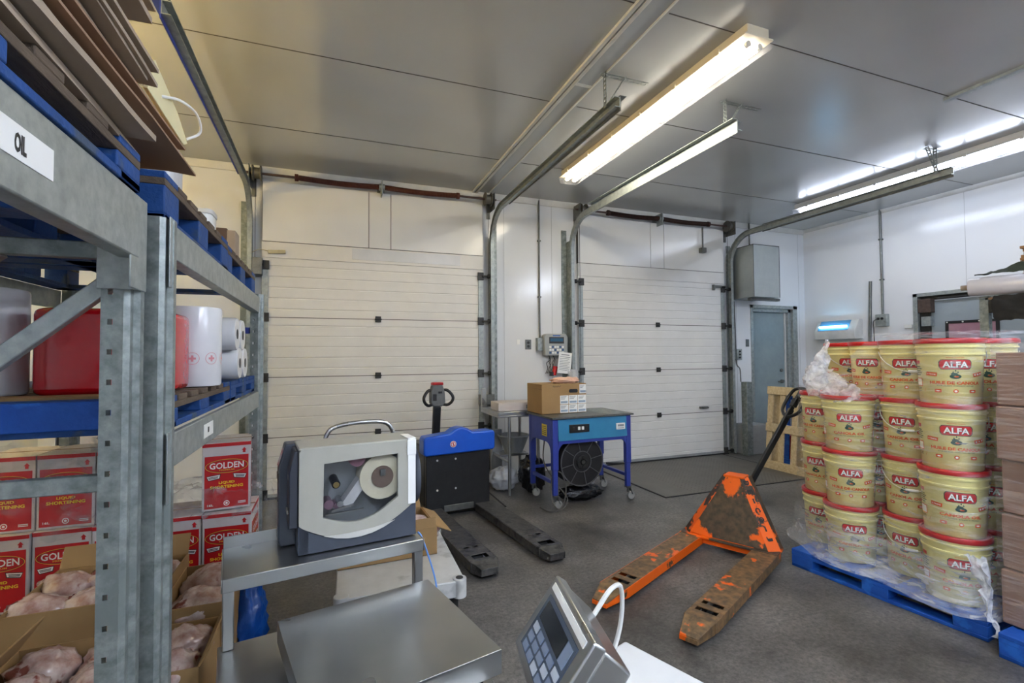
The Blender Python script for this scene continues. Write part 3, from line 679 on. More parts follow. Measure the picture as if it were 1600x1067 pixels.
# local: x to the rear (handle), -x to the fork tips, y across (+y = far-left fork)
def fork_poly(w, tip): return [(-1.24, -w*.28), (-1.17, -w/2), (.06, -w/2), (.06, w/2), (-1.17, w/2), (-1.24, w*.28)]
def slab(b, poly, z0, z1): return b.prism(poly, z0, z1)
for s in (-1, 1):
    cy = s*.255; w = .155
    b = MB().xf(Matrix.Translation((0, cy, 0)))
    z1 = .085
    # top plate with two cut-outs, made of pieces
    for (a, c, d, e) in ((-1.13, -1.05, -w/2, w/2), (-1.01, -.965, -w/2, w/2), (-.925, .06, -w/2, w/2), (-1.05, -1.01, -w/2, -.056), (-1.05, -1.01, .056, w/2), (-.965, -.925, -w/2, -.056), (-.965, -.925, .056, w/2)):
        b.box(a, c, d, e, z1-.006, z1)
    b.add([(-1.13, -w/2, z1), (-1.13, w/2, z1), (-1.26, w*.30, z1-.035), (-1.26, -w*.30, z1-.035), (-1.13, -w/2, z1-.006), (-1.13, w/2, z1-.006), (-1.26, w*.30, z1-.045), (-1.26, -w*.30, z1-.045)],
          [(0, 1, 2, 3), (7, 6, 5, 4), (3, 2, 6, 7), (0, 3, 7, 4), (1, 5, 6, 2)])
    fk = b.build('fork', org_fork, J, bevel=.002)
    b = MB().xf(Matrix.Translation((0, cy, 0)))
    for sy in (-1, 1):
        b.prism([(-1.13, z1-.001), (.06, z1-.001), (.06, z1-.06), (-1.08, z1-.06), (-1.13, z1-.05)], sy*w/2-.003*(1 if sy < 0 else 1), sy*w/2+.003, 'y')
        p0 = Vector((-1.13, sy*w/2, 0)); p1 = Vector((-1.26, sy*w*.30, 0))
        b.add([(p0.x, p0.y, z1-.002), (p1.x, p1.y, z1-.036), (p1.x, p1.y, z1-.062), (p0.x, p0.y, z1-.055), (p0.x, p0.y*.94, z1-.002), (p1.x, p1.y*.94, z1-.036), (p1.x, p1.y*.94, z1-.062), (p0.x, p0.y*.94, z1-.055)],
              [(0, 1, 2, 3), (4, 5, 6, 7), (0, 4, 5, 1), (1, 5, 6, 2), (2, 6, 7, 3), (3, 7, 4, 0)])
    b.box(-1.265, -1.24, -w*.30, w*.30, z1-.062, z1-.04)
    b.build('fork_side', org_clean if s > 0 else org_fork, J, bevel=.001)
    b = MB().xf(Matrix.Translation((0, cy, 0)))
    for x in (-1.03, -.945): b.cyl((x, -.05, .034), (x, .05, .034), .034, 18)
    b.build('load_roller', rubber, J)
    MB().xf(Matrix.Translation((0, cy, 0))).bar((-1.02, 0, .055), (-.1, 0, .06), .03, .012).build('push_rod', dark_steel, J)
# frame: triangular plate leaning back plus sides
ap = .16; zt = .52
MB().add([(0, -.275, .09), (0, .275, .09), (ap, .045, zt), (ap, -.045, zt), (.012, -.275, .088), (.012, .275, .088), (ap+.012, .045, zt), (ap+.012, -.045, zt)], [(0, 3, 2, 1), (4, 5, 6, 7), (0, 1, 5, 4), (1, 2, 6, 5), (2, 3, 7, 6), (3, 0, 4, 7)]).build('front_plate', org_worn, J, bevel=.003)
for s in (-1, 1):
    a0, a1, a2, a3 = Vector((-.005, s*.272, .088)), Vector((ap-.005, s*.042, zt)), Vector((ap+.05, s*.088, zt)), Vector((.06, s*.336, .088))
    o_ = Vector((.012, 0, -.004))
    sp = MB().add([a0, a1, a2, a3, a0+o_, a1+o_, a2+o_, a3+o_], [(0, 1, 2, 3), (4, 7, 6, 5), (0, 4, 5, 1), (1, 5, 6, 2), (2, 6, 7, 3), (3, 7, 4, 0)]).build('side_band', worn_orange('orange_band', .46, 9), J, bevel=.002)
    MB().add([a3, a2, a2+Vector((.07, 0, 0)), (.12, s*.336, .088)], [(0, 1, 2, 3)]).build('side_plate', org_worn, J)
    if s < 0:
        b = MB(); p0 = (a1+a2)/2; p1 = (a0+a3)/2; d = (p1-p0).normalized(); wv = (a2-a1+a3-a0).normalized(); nr = d.cross(wv).normalized()
        if nr.x > 0: nr = -nr
        wv = nr.cross(d).normalized()
        if wv.x < 0: wv = -wv
        for i, ch in enumerate('DE-CO-J'):
            c0 = p0.lerp(p1, .09+.125*i)+nr*.003
            b.text(ch, 0, 0, .034, .040 if ch != '-' else .012, lambda x, y, c0=c0: c0+d*x+wv*y, .05)
        b.build('lettering', black_print, sp, flip=False)
b = MB().box(ap-.005, ap+.115, -.072, .072, zt-.012, zt+.004); b.build('top_cap', org_clean, J, bevel=.004)
b = MB().box(-.03, .12, -.335, .335, .075, .0885); b.build('base_cross_plate', org_worn, J, bevel=.002)
b = MB().box(-.005, .004, -.18, .18, .035, .09); b.build('front_lip', org_clean, J)
b = MB().cyl((.26, 0, .14), (.26, 0, .33), .055, 22); b.cyl((.26, 0, .33), (.26, 0, .37), .04, 20); b.cyl((.2, 0, .17), (.2, 0, .3), .03, 14)
b.build('pump', org_clean, J, bevel=.004)
b = MB().box(.2, .33, -.06, .06, .30, .38); b.build('handle_yoke', org_clean, J, bevel=.01)
b = MB()
for s in (-1, 1): b.cyl((.28, s*.055, .085), (.28, s*.1, .085), .085, 26)
b.build('steer_wheel', rubber, J, bevel=.006)
MB().box(.25, .31, -.035, .035, .05, .2).build('axle_block', dark_steel, J, bevel=.004)
hp = []
for k in range(73):
    a = k*2*PI/8; hp.append((.325+.017*math.cos(a), .017*math.sin(a), .19+.0016*k))
MB().tube(hp, .003, 5).build('return_spring', dark_steel, J)
# handle: built in the jack's local frame from world points
Ji = (Matrix.Translation((2.665, 2.735, 0)) @ Matrix.Rotation(math.radians(26.3), 4, 'Z')).inverted()
pb = Ji @ Vector((2.985, 2.87, .36)); pt = Ji @ Vector((3.33, 2.74, 1.0))
hd = (pt-pb).normalized(); hs = hd.cross(Vector((0, 0, 1))).normalized()
HM = bpy.data.objects.new('handle', None)
b = MB().tube([pb, pb+hd*.10], [.03, .024], 16).build('handle_socket', org_clean, J, bevel=.003)
h = MB().bar(pb+hd*.08, pt-hd*.0, .045, .028, hs).build('handle_shaft', black, J, bevel=.008)
up3 = hs.cross(hd).normalized()
def hl(x, y): return pt+hs*x+hd*y
loop = smooth([hl(-.0, -.07), hl(-.07, -.045), hl(-.115, .0), hl(-.118, .10), hl(-.085, .165), hl(0, .18), hl(.085, .165), hl(.118, .10), hl(.115, 0), hl(.07, -.045), hl(0, -.07)], 6)
MB().tube(loop, .0125, 10).build('loop_handle', black, h)
MB().bar(hl(0, -.02), hl(0, .17), .03, .02, hs).build('centre_bar', black, h, bevel=.004)
b = MB().bar(hl(.01, .09), hl(.075, .125), .012, .02); b.bar(hl(0, .02), hl(0, .09), .05, .035, up3); b.build('release_lever', black, h, bevel=.004)
bpy.data.objects.remove(HM)

# ================================================================== ELECTRIC PALLET TRUCK
E_ = thing('electric_pallet_truck', 'black electric pallet truck with a blue cover', 'pallet truck', (1.09, 4.25, 0), 6)
# local: -y to fork tips; x across
for s in (-1, 1):
    cx = s*.255; w = .185; z1 = .09
    b = MB().xf(Matrix.Translation((cx, 0, 0)))
    for (a, c, d, e) in ((-1.16, -1.12, -w/2, w/2), (-1.12, -1.05, -w/2, -.055), (-1.12, -1.05, .055, w/2), (-1.05, -.93, -w/2, w/2), (-.93, -.90, -w/2, -.05), (-.93, -.90, -.015, .015), (-.93, -.90, .05, w/2), (-.90, .02, -w/2, w/2)):
        b.box(d, e, a, c, z1-.006, z1)
    b.add([(-w/2, -1.16, z1), (w/2, -1.16, z1), (w*.32, -1.25, z1-.02), (-w*.32, -1.25, z1-.02), (-w/2, -1.16, .02), (w/2, -1.16, .02), (w*.32, -1.25, .025), (-w*.32, -1.25, .025)],
          [(0, 1, 2, 3), (7, 6, 5, 4), (3, 2, 6, 7), (0, 3, 7, 4), (1, 5, 6, 2)])
    for e in (-1, 1): b.box(e*w/2-.004, e*w/2+.004, -1.16, .02, .022, z1-.002)
    b.build('fork', blackf, E_, bevel=.004)
    b = MB().xf(Matrix.Translation((cx, 0, 0)))
    for y in (-1.085, -.99): b.cyl((-.05, y, .036), (.05, y, .036), .036, 18)
    b.build('load_roller', rubber, E_)
MB().box(-.30, .30, 0.0, .05, .05, .60).build('battery_panel', blackp, E_, bevel=.006)
MB().box(-.14, .14, -.01, .0, .055, .11).build('step_plate', steel, E_, bevel=.003)
b = MB()
for x in (-.2, -.03): 
    for z in (.25, .51): b.cyl((x, -.004, z), (x, .002, z), .009, 12)
b.build('bolts', trimw, E_)
MB().box(-.30, .30, .05, .52, .10, .62).build('battery_case', blackp, E_, bevel=.015)
MB().box(-.16, .16, .50, .72, .08, .55).build('drive_housing', black, E_, bevel=.02)
def cov(u, v):
    return None
pr_ = [(-.335, .585), (-.32, .56), (.32, .57), (.335, .59), (.335, .725), (.315, .745), (.12, .745), (.07, .778), (.01, .793), (-.05, .778), (-.10, .745), (-.315, .725), (-.335, .705)]
MB().prism(pr_, -.05, .10, 'y').build('top_cover', blue_cover, E_, bevel=.022, seg=3)
b = MB().cyl((-.07, -.0515, .65), (-.07, -.054, .65), .028, 24); b.mat(1).cyl((-.07, -.0535, .65), (-.07, -.0555, .65), .023, 24); b.mat(0).cyl((-.07, -.055, .65), (-.07, -.0565, .65), .018, 24); b.mat(1)
b.bar((-.082, -.058, .662), (-.058, -.058, .638), .004, .004); b.bar((-.07, -.058, .665), (-.07, -.058, .635), .006, .004)
b.build('warning_sticker', [white_print, red_print], E_, flip=True)
b = MB(); b.lathe([(.09, 0), (.115, .006), (.115, .064), (.09, .07)], 24, (0, 0, -.035)); 
dw = b.build('drive_wheel', rubber, E_); dw.rotation_euler = (0, PI/2, 0); dw.location = (0, .62, .116)
# tiller
b = MB().bar((-.04, .56, .50), (-.04, .50, .93), .075, .05, (0, 1, 0)); b.build('tiller_arm', black, E_, bevel=.01)
b = MB().xf(Matrix.Translation((-.04, .49, .93)))
b.prism([(-.05, 0), (.045, 0), (.075, .04), (.07, .14), (.045, .215), (-.055, .215), (-.075, .14), (-.075, .04)], -.035, .04, 'y')
hdm = b.build('control_head', mat('head_grey', '#5c5f60', '#6d7071', 20, .5), E_, bevel=.012)
MB().prism([(-.055, 0), (.055, 0), (.05, .028), (-.05, .028)], -.04, .045, 'y').build('safety_button', lid_m, hdm, bevel=.008, loc=(-.04, .49, 1.14))
for s in (-1, 1):
    pts = smooth([(-.04+s*.05, .49, 1.09), (-.04+s*.10, .47, 1.085), (-.04+s*.145, .45, 1.03), (-.04+s*.14, .45, .98), (-.04+s*.10, .47, .945), (-.04+s*.05, .49, .95)], 6)
    MB().tube(pts, .015, 10).build('grip_loop', black, hdm)
b = MB().box(-.055, -.02, -.045, -.034, .06, .125); b.box(0, .035, -.045, -.034, .13, .15); o = b.build('control_pad', black, hdm, loc=(-.04, .49, .93))

# ================================================================== STRAPPING TABLE
S = thing('strapping_table', 'blue steel strapping table on castors', 'strapping machine', (1.93, 4.06, 0), 2)
LX, LY = .87, .53
def leg(x, y, nm='leg'):
    l = MB().box(x-.03, x+.03, y-.025, y+.025, .36, .83).build(nm, blue_paint, S, bevel=.006)
    MB().box(x-.024, x+.024, y-.019, y+.019, .13, .40).build('leg_extension', blue_paint, l, bevel=.005)
    b = MB().cyl((x, y, .075), (x, y, .13), .012, 8); b.box(x-.022, x+.022, y-.028, y+.028, .118, .13); b.bar((x+.02, y, .115), (x+.045, y, .05), .045, .006); b.build('castor_fork', steel, l)
    MB().cyl((x+.035, y-.014, .04), (x+.035, y+.014, .04), .04, 18).build('castor_wheel', mat('castor_grey', '#9c9b95', rough=.5), l, bevel=.003)
for x in (.03, LX-.03):
    for y in (.025, LY-.025): leg(x, y)
# side panels with arched undersides
def arch(w, z0, z1, rad):
    pts = [(0, z1), (0, z0-rad)]
    for k in range(7):
        t = PI/2*k/6; pts.append((.0+rad*1-rad*math.cos(t)+.0, z0-rad+rad*math.sin(t)))
    for k in range(7):
        t = PI/2*k/6; pts.append((w-rad+rad*math.sin(t), z0-rad*(1-math.cos(t))))
    pts.append((w, z1)); return pts
b = MB().prism([(p[0]+.06, p[1]) for p in arch(LX-.12, .61, .63, .09)], 0.0, .02, 'y'); b.box(.06, LX-.06, -.002, .02, .60, .63); b.build('front_rail', blue_paint, S, bevel=.003)
b = MB().prism([(p[0]+.05, p[1]) for p in arch(LY-.1, .61, .83, .09)], 0.0, .02, 'x'); MB().prism([(p[0]+.05, p[1]) for p in arch(LY-.1, .61, .83, .09)], LX-.02, LX, 'x').build('side_panel', blue_paint, S, bevel=.003); b.build('side_panel', blue_paint, S, bevel=.003)
b = MB().add([(.055, -.012, .63), (LX-.055, -.012, .63), (LX-.055, .0, .828), (.055, .0, .828), (.055, .3, .63), (LX-.055, .3, .63), (LX-.055, .3, .828), (.055, .3, .828)], [(0, 1, 2, 3), (5, 4, 7, 6), (0, 4, 5, 1), (3, 2, 6, 7), (0, 3, 7, 4), (1, 5, 6, 2)])
b.build('control_fascia', blue_light, S, bevel=.002)
b = MB().box(.17, .38, -.022, -.004, .70, .775); pn = b.build('switch_panel', black, S, bevel=.002)
for x, m_ in ((.205, black_print), (.265, white_print), (.305, white_print), (.345, black_print)): MB().box(x-.012, x+.012, -.030, -.021, .725, .755).build('switch', m_ if m_ is white_print else dark_steel, pn, bevel=.002)
b = MB().box(LX-.18, LX-.08, -.014, -.004, .70, .76); b.mat(2)
for k in range(5): b.box(LX-.162+k*.014, LX-.152+k*.014, -.0155, -.014, .728, .748)
b.box(LX-.165, LX-.095, -.0155, -.014, .711, .717)
b.build('maker_plate', [white_print, red_print, mat('grey_ink', '#6f7377')], S)
b = MB().box(-.004, .0, .12, .22, .66, .77); b.mat(1)
for k in range(5): b.box(-.0055, -.004, .13, .21, .675+k*.018, .68+k*.018)
b.build('warning_label', [mat('label_yellow', '#d9c24a', rough=.5), black_print], S)
b = MB().box(-.015, LX+.02, -.02, LY+.02, .833, .85); b.mat(1).box(.25, .9-.05, .2, .215, .85, .852); b.box(.60, LX-.02, .02, LY-.02, .85, .8515); b.build('table_top', [steel, galv_d], S, bevel=.002)
b = MB().bar((LX-.03, .05, .24), (LX-.03, LY-.05, .24), .03, .03); b.bar((.03, .05, .24), (.03, LY-.05, .24), .03, .03); b.bar((.05, LY-.04, .3), (LX-.05, LY-.04, .3), .02, .03); b.build('lower_rail', blue_paint, S, bevel=.003)
# reel of strapping
RL = MB(); rc = (.36, .10, .40)
def ring(b, r0, r1, y0, y1, n=40):
    vs = []; 
    for r, y in ((r0, y0), (r1, y0), (r1, y1), (r0, y1)):
        for k in range(n): vs.append((rc[0]+r*math.cos(2*PI*k/n), rc[1]+y, rc[2]+r*math.sin(2*PI*k/n)))
    fs = []
    for i in range(4):
        j = (i+1) % 4
        for k in range(n): fs.append((i*n+k, i*n+(k+1) % n, j*n+(k+1) % n, j*n+k))
    b.add(vs, fs)
ring(RL, .03, .235, -.012, 0); ring(RL, .03, .235, .17, .182); rl = RL.build('reel_flange', mat('reel_black', '#1b1b1c', '#262627', 12, .45), S, bevel=.002)
b = MB(); ring(b, .06, .19, 0, .17); b.build('strap_coil', rubber, rl)
b = MB()
for k in range(8):
    a = k*PI/4+.2; b.bar((rc[0]+.1*math.cos(a), rc[1]-.014, rc[2]+.1*math.sin(a)), (rc[0]+.225*math.cos(a), rc[1]-.014, rc[2]+.225*math.sin(a)), .006, .006)
ring(b, .225, .235, -.018, -.012); ring(b, .095, .102, -.018, -.012)
b.build('spokes', mat('reel_grey', '#5b5b5c', rough=.5), rl)
b = MB().cyl((rc[0], rc[1]-.04, rc[2]), (rc[0], rc[1]+.28, rc[2]), .022, 14); ring(b, .0305, .062, -.03, -.012)
for k in range(4): b.cyl((rc[0]+.045*math.cos(k*PI/2), rc[1]-.04, rc[2]+.045*math.sin(k*PI/2)), (rc[0]+.045*math.cos(k*PI/2), rc[1]-.03, rc[2]+.045*math.sin(k*PI/2)), .009, 8)
b.build('hub', dark_steel, rl)
b = MB().cyl((LX-.16, .2, .33), (LX+.05, .2, .31), .01, 8); b.build('feed_arm', dark_steel, S)
cp = smooth([(.05, .30, .60), (.0, .2, .4), (.06, .02, .22), (.13, -.03, .10), (.05, -.05, .02), (-.02, -.02, .1), (.02, .06, .3), (.08, .0, .34), (.12, -.02, .2), (.06, -.06, .05), (-.05, -.05, .012), (-.09, .1, .012)], 6)
tag(MB().xf(Matrix.Translation((1.93, 4.06, 0))).tube(cp, .006, 6).build('power_cable', mat('cable_grey', '#53504b', rough=.6), None), 'grey power cable looped round the front left leg of the blue table', 'cable')
# bags on the floor under and beside the table
def bag(label, cat, loc, sx, sy, sz, m, sd, group=None, nm='plastic_bag'):
    o = lump(0, 0, sz*.92, sx, sy, sz, .28, sd, 3.2, 30, 20).build(nm, m, None, angle=80, loc=loc)
    for v in o.data.vertices:
        if v.co.z < .004: v.co.z = .004
    return tag(o, label, cat, group)
bagm = mat('white_bag', '#d6d7d8', '#bfc1c3', 9, .35, bump=.6, bscale=20); bagk = mat('black_bag', '#101012', '#1d1d20', 12, .25, bump=.8, bscale=25)
bag('white plastic bag on the floor under the steel table', 'plastic bag', (1.76, 4.93, 0), .16, .13, .12, bagm, 1)
bag('white plastic bag behind the reel on the right', 'plastic bag', (2.62, 4.72, 0), .15, .1, .10, bagm, 4)
bag('shiny black bag beneath the strap reel', 'plastic bag', (2.34, 4.30, 0), .22, .12, .075, bagk, 7)
bag('black bag between the steel table and the reel', 'plastic bag', (2.0, 4.72, 0), .13, .14, .2, bagk, 9)

# carton on the table
C1 = thing('carton', 'brown carton with six white labels on the blue table', 'carton', (1.93, 4.30, .853), 2)
w_, d_, h_ = .50, .34, .29
MB().box(0, w_, 0, d_, 0, h_).build('body', cardb, C1, bevel=.004)
b = MB().box(-.0015, w_+.0015, -.0015, .0, h_-.055, h_) if False else MB()
b.box(0, .001, 0, d_, h_-.05, h_-.048); b.flat(rrect(.30, .40, .20, .235, .015), lambda x, y: (x, -.0012, y)); b.build('hand_hole', black_print, C1, flip=False)
b = MB()
for (x0, x1, z0, z1) in ((.42, .495, .19, .28), (.20, .292, .09, .175), (.298, .395, .09, .175), (.40, .495, .09, .175), (.20, .292, .005, .085), (.298, .395, .005, .085), (.40, .495, .005, .085)):
    b.mat(0).box(x0, x1, -.0022, 0, z0, z1); b.mat(1)
    for k in range(3): b.box(x0+.008, x1-.02-.01*k, -.0030, -.0022, z1-.014-k*.011, z1-.010-k*.011)
    b.mat(2).box(x0+.008, x1-.008, -.0030, -.0022, z0+.01, z0+.03)
    b.mat(1)
    for k in range(9): b.box(x0+.01+k*.008, x0+.013+k*.008, -.0034, -.0030, z0+.01, z0+.03)
b.build('shipping_labels', [white_print, mat('grey_ink', '#6f7377', rough=.6), mat('blue_ink', '#a9c1d8', rough=.5)], C1)
b = MB().tube(smooth([(.12, -.001, .262), (.128, -.001, .273), (.135, -.001, .258), (.145, -.001, .270), (.152, -.001, .259), (.163, -.001, .268), (.17, -.001, .260), (.182, -.001, .271), (.19, -.001, .262), (.21, -.001, .272)], 4), .0016, 5); b.build('handwriting', black_print, C1)
o = lump(0, 0, .03, .15, .09, .035, .3, 3, 3.5, 30, 16).build('bag_of_liners', mat('salmon_bag', '#e8c3ac', '#dba98d', 12, .35, bump=.6, bscale=30), None, angle=80, loc=(2.23, 4.40, .853+h_)); tag(o, 'clear bag of salmon coloured liners lying on the carton', 'bag')
b = MB().lathe([(.05, 0), (.055, .005), (.055, .13), (.05, .135)], 24).build('plastic_jar', film('clear_jar', '#e8ecf0', .25, .45, 4, rough=.1, bump=.1), None, loc=(2.39, 4.52, .853+h_)); tag(b, 'clear plastic jar standing on the carton', 'jar')

# stainless side table + things
T = thing('steel_side_table', 'narrow stainless table against the wall between the doors', 'table', (1.60, 4.64, 0), 0)
b = MB().box(0, .50, 0, .60, .815, .85); b.box(0, .50, 0, .60, .795, .815); b.box(0, .05, .54, .60, .85, 1.06); b.build('table_top', stain, T, bevel=.003)
for x, y in ((.13, .03), (.13, .55), (.45, .03), (.45, .55)): MB().cyl((x, y, 0), (x, y, .8), .017, 14).build('leg', stain, T)
b = MB().cyl((.13, .03, .33), (.13, .55, .33), .012, 10); b.cyl((.13, .55, .33), (.45, .55, .33), .012, 10); b.cyl((.45, .03, .33), (.45, .55, .33), .012, 10); b.build('stretcher', stain, T)
C2 = thing('flat_carton', 'flat white carton lying on the stainless side table', 'carton', (1.63, 4.72, .852), -3)
MB().box(0, .44, 0, .3, 0, .085).build('body', carton_w, C2, bevel=.004); b = MB().box(.3, .38, -.002, 0, .02, .06); b.build('stamp', mat('grey_ink', '#6f7377'), C2)
o = MB().lathe([(.10, 0), (.17, .17), (.18, .18), (.18, .19), (.165, .19), (.10, .02)], 28).build('grey_tub', mat('tub_grey', '#7c8084', '#8b8f93', 6, .45), None, loc=(1.93, 5.08, .356)); tag(o, 'grey tub on the shelf under the stainless side table', 'tub')
MB().box(1.72, 2.06, 4.95, 5.22, .335, .355).build('lower_shelf', stain, None, bevel=.002).parent = None
o = bpy.data.objects['lower_shelf']; o.parent = T; o.location = (-1.60, -4.64, 0)
b = MB().box(0, .12, 0, .06, 0, .6); o = b.build('steel_splash_panel', stain, None, loc=(1.70, 5.15, 0), bevel=.003); tag(o, 'upright narrow steel panel leaning beside the left door track', 'panel')

# ================================================================== ON THE BACK WALL
o = thing('wall_conduit', 'thin grey conduit running down between the dock doors to a junction box', 'conduit', (2.44, D, 1.6))
b = MB().cyl((0, -.02, 1.775), (0, -.02, .04), .011, 10); 
b.build('pipe', steel, o); MB().box(-.05, .07, -.07, 0, -.12, .04).build('junction_box', galv, o, bevel=.004)
for z in (1.25, .55): MB().box(-.02, .02, -.034, 0, z-.008, z+.008).build('strap', steel, o)
o = thing('wall_outlet', 'small outlet plate on the wall left of the weighing display', 'outlet', (2.29, D, 1.56))
MB().box(-.04, .04, -.008, 0, -.06, .06).build('plate', steel, o, bevel=.003); b = MB().cyl((0, -.012, .022), (0, -.008, .022), .018, 12); b.cyl((0, -.012, -.022), (0, -.008, -.022), .018, 12); b.build('sockets', dark_steel, o)
o = thing('weighing_display', 'grey wall mounted weighing display with keypad above a paper notice', 'scale display', (2.62, D-.09, 1.55))
MB().prism([(-.155, -.13), (.155, -.13), (.16, .10), (.13, .14), (-.14, .14), (-.165, .10)], -.03, .07, 'y').build('housing', mat('display_grey', '#a9aca8', '#9c9f9b', 9, .4), o, bevel=.012)
b = MB().box(-.10, .10, -.034, -.03, .02, .10); b.mat(1).box(-.085, .085, -.036, -.034, .045, .085); b.build('screen', [black, mat('lcd', '#2f5d78', rough=.2)], o)
b = MB()
for i in range(6):
    for j in range(3): b.mat((i+j) % 3 == 0 and 1 or 0).box(-.10+i*.034, -.073+i*.034, -.036, -.03, -.105+j*.035, -.08+j*.035)
b.build('keypad', [white_print, mat('key_blue', '#3b5a86', rough=.4)], o)
b = MB().box(-.05, .05, -.033, -.030, .110, .124); b.build('maker_name', mat('blue_ink2', '#2c5fa8', rough=.4), o, flip=False)
MB().box(-.03, .03, .07, .09, -.12, .12).build('wall_bracket', steel, o)
o = thing('paper_notice', 'white paper notice hanging under the weighing display', 'notice', (2.72, D-.14, 1.33), 0)
b = MB().xf(Matrix.Rotation(math.radians(6), 4, 'Y')).box(-.09, .09, 0, .003, -.13, .13); b.mat(1)
b.box(-.055, .055, -.001, 0, .095, .105)
for k in range(9): b.box(-.07, .07-.015*(k % 3), -.001, 0, .07-k*.02, .075-k*.02)
b.build('sheet', [white_print, mat('grey_ink', '#6f7377')], o)
wires = MB()
for k in range(5):
    x = 2.52+.02*k; wires.tube(smooth([(x, D-.06, 1.44), (x-.03*((k % 3)-1), D-.09, 1.38), (x+.04*((k % 2)-.5), D-.08, 1.33), (x+.01, D-.05, 1.27), (x, D-.01, 1.2)], 6), .004, 5)
tag(wires.build('cable_tangle', dark_steel), 'tangle of thin dark cables under the weighing display', 'cable')
o = thing('red_plug', 'red plug and socket hanging among the cables by the notice', 'plug', (2.60, D-.08, 1.23))
MB().cyl((0, 0, -.05), (.02, 0, .06), .028, 12).build('plug_body', red_print, o, bevel=.004); MB().box(-.05, -.01, -.02, .03, -.06, -.01).build('socket_body', black, o, bevel=.004)
o = MB().box(-.02, .02, -.006, 0, -.03, .03).build('wall_sticker', white_print, None, loc=(2.16, D, 1.59)); tag(o, 'tiny white sticker on the wall beside the left door', 'sticker')

# galvanised box above the man door
o = thing('galvanised_box', 'large galvanised sheet metal box on the wall above the man door', 'duct box', (5.50, 5.06, 2.22))
MB().box(0, .48, 0, .44, 0, .73).build('body', galv_s, o, bevel=.004)
b = MB(); b.box(-.003, .483, -.003, .44, .725, .733); b.box(-.003, .001, -.003, .001, 0, .73); b.box(.479, .483, -.003, .001, 0, .73); b.build('edge_folds', dark_steel, o)
MB().box(.05, .6, .1, .16, -.035, 0).build('support_rail', steel, o)
b = MB().cyl((.36, .4, .73), (.36, .4, H-2.22), .012, 10); b.build('feed_pipe', steel, o)
o = thing('door_control_box', 'grey push button box beside the man door with conduit above it', 'control box', (5.60, D, 1.42))
MB().box(-.045, .045, -.07, 0, -.08, .08).build('box', galv, o, bevel=.004); b = MB()
for z in (-.045, 0, .045): b.cyl((0, -.08, z), (0, -.07, z), .014, 10)
b.build('buttons', black_print, o); b = MB().tube(smooth([(-.02, -.02, .08), (-.025, -.02, .35), (-.04, -.02, .78)]), .010, 8); b.tube(smooth([(-.02, -.02, -.08), (-.01, -.03, -.16), (.02, -.05, -.22), (.02, -.06, -.40)]), .008, 8); b.build('pipe', steel, o)
o = MB().box(-.03, .03, -.008, 0, -.055, .055).build('switch_plate', steel, None, loc=(5.82, D, 1.59), bevel=.002); tag(o, 'steel switch plate left of the man door frame', 'switch')
o = thing('guard_post', 'grey steel guard post beside the right dock door track', 'post', (5.56, 5.28, 0))
MB().prism([(-.05, -.05), (.05, -.05), (.05, .05), (-.05, .05)], 0, 1.03).build('post', galv_d, o, bevel=.004); MB().box(-.065, .065, -.065, .065, 0, .012).build('foot', galv_d, o)

# right wall
o = thing('insect_light_trap', 'white insect light trap glowing blue on the right wall', 'insect trap', (XR, 4.92, 1.77))
MB().prism([(-.17, -.14), (0, -.14), (0, .14), (-.07, .14), (-.17, -.02)], -.3, .3, 'y').build('housing', trimw, o, bevel=.006)
b = MB().add([(-.1715, -.2, -.012), (-.1715, .25, -.012), (-.079, .25, .132), (-.079, -.2, .132)], [(0, 1, 2, 3)]); b.build('opening', mat('trap_opening', '#5f95b8', rough=.2), o, flip=False)
b = MB().cyl((-.155, -.18, .045), (-.155, .23, .045), .013, 10); b.build('tube', emit('uv_tube', '#8fd4ff', 3.5), o)
o = thing('conduit_with_socket', 'grey conduit down the right wall ending at a socket box', 'conduit', (XR, 4.34, 1.87))
MB().cyl((-.02, 0, .08), (-.02, 0, H-1.87), .014, 10).build('pipe', steel, o)
MB().box(-.07, 0, -.07, .07, -.08, .08).build('socket_box', galv, o, bevel=.004); b = MB().cyl((-.078, .03, .02), (-.07, .03, .02), .018, 12); b.cyl((-.078, -.02, .02), (-.07, -.02, .02), .018, 12); b.build('sockets', black, o)
for z in (.55, 1.1): MB().box(-.04, 0, -.022, .022, z-.01, z+.01).build('strap', steel, o)
MB().tube(smooth([(-.08, .03, .02), (-.12, .06, -.02), (-.10, .07, -.15), (-.06, .09, -.5)]), .006, 6).build('cord', dark_steel, o)
o = MB().cyl((XR-.03, 4.53, 1.05), (XR-.02, 4.49, 2.42), .018, 10).build('leaning_pole', steel); tag(o, 'thin grey pole leaning on the right wall by the insect trap', 'pole')
o = MB().box(-.02, 0, -.045, .045, -.025, .025).build('small_outlet', trimw, None, loc=(XR, 4.04, 1.765), bevel=.005); tag(o, 'small white outlet on the right wall near the swing doors', 'outlet')

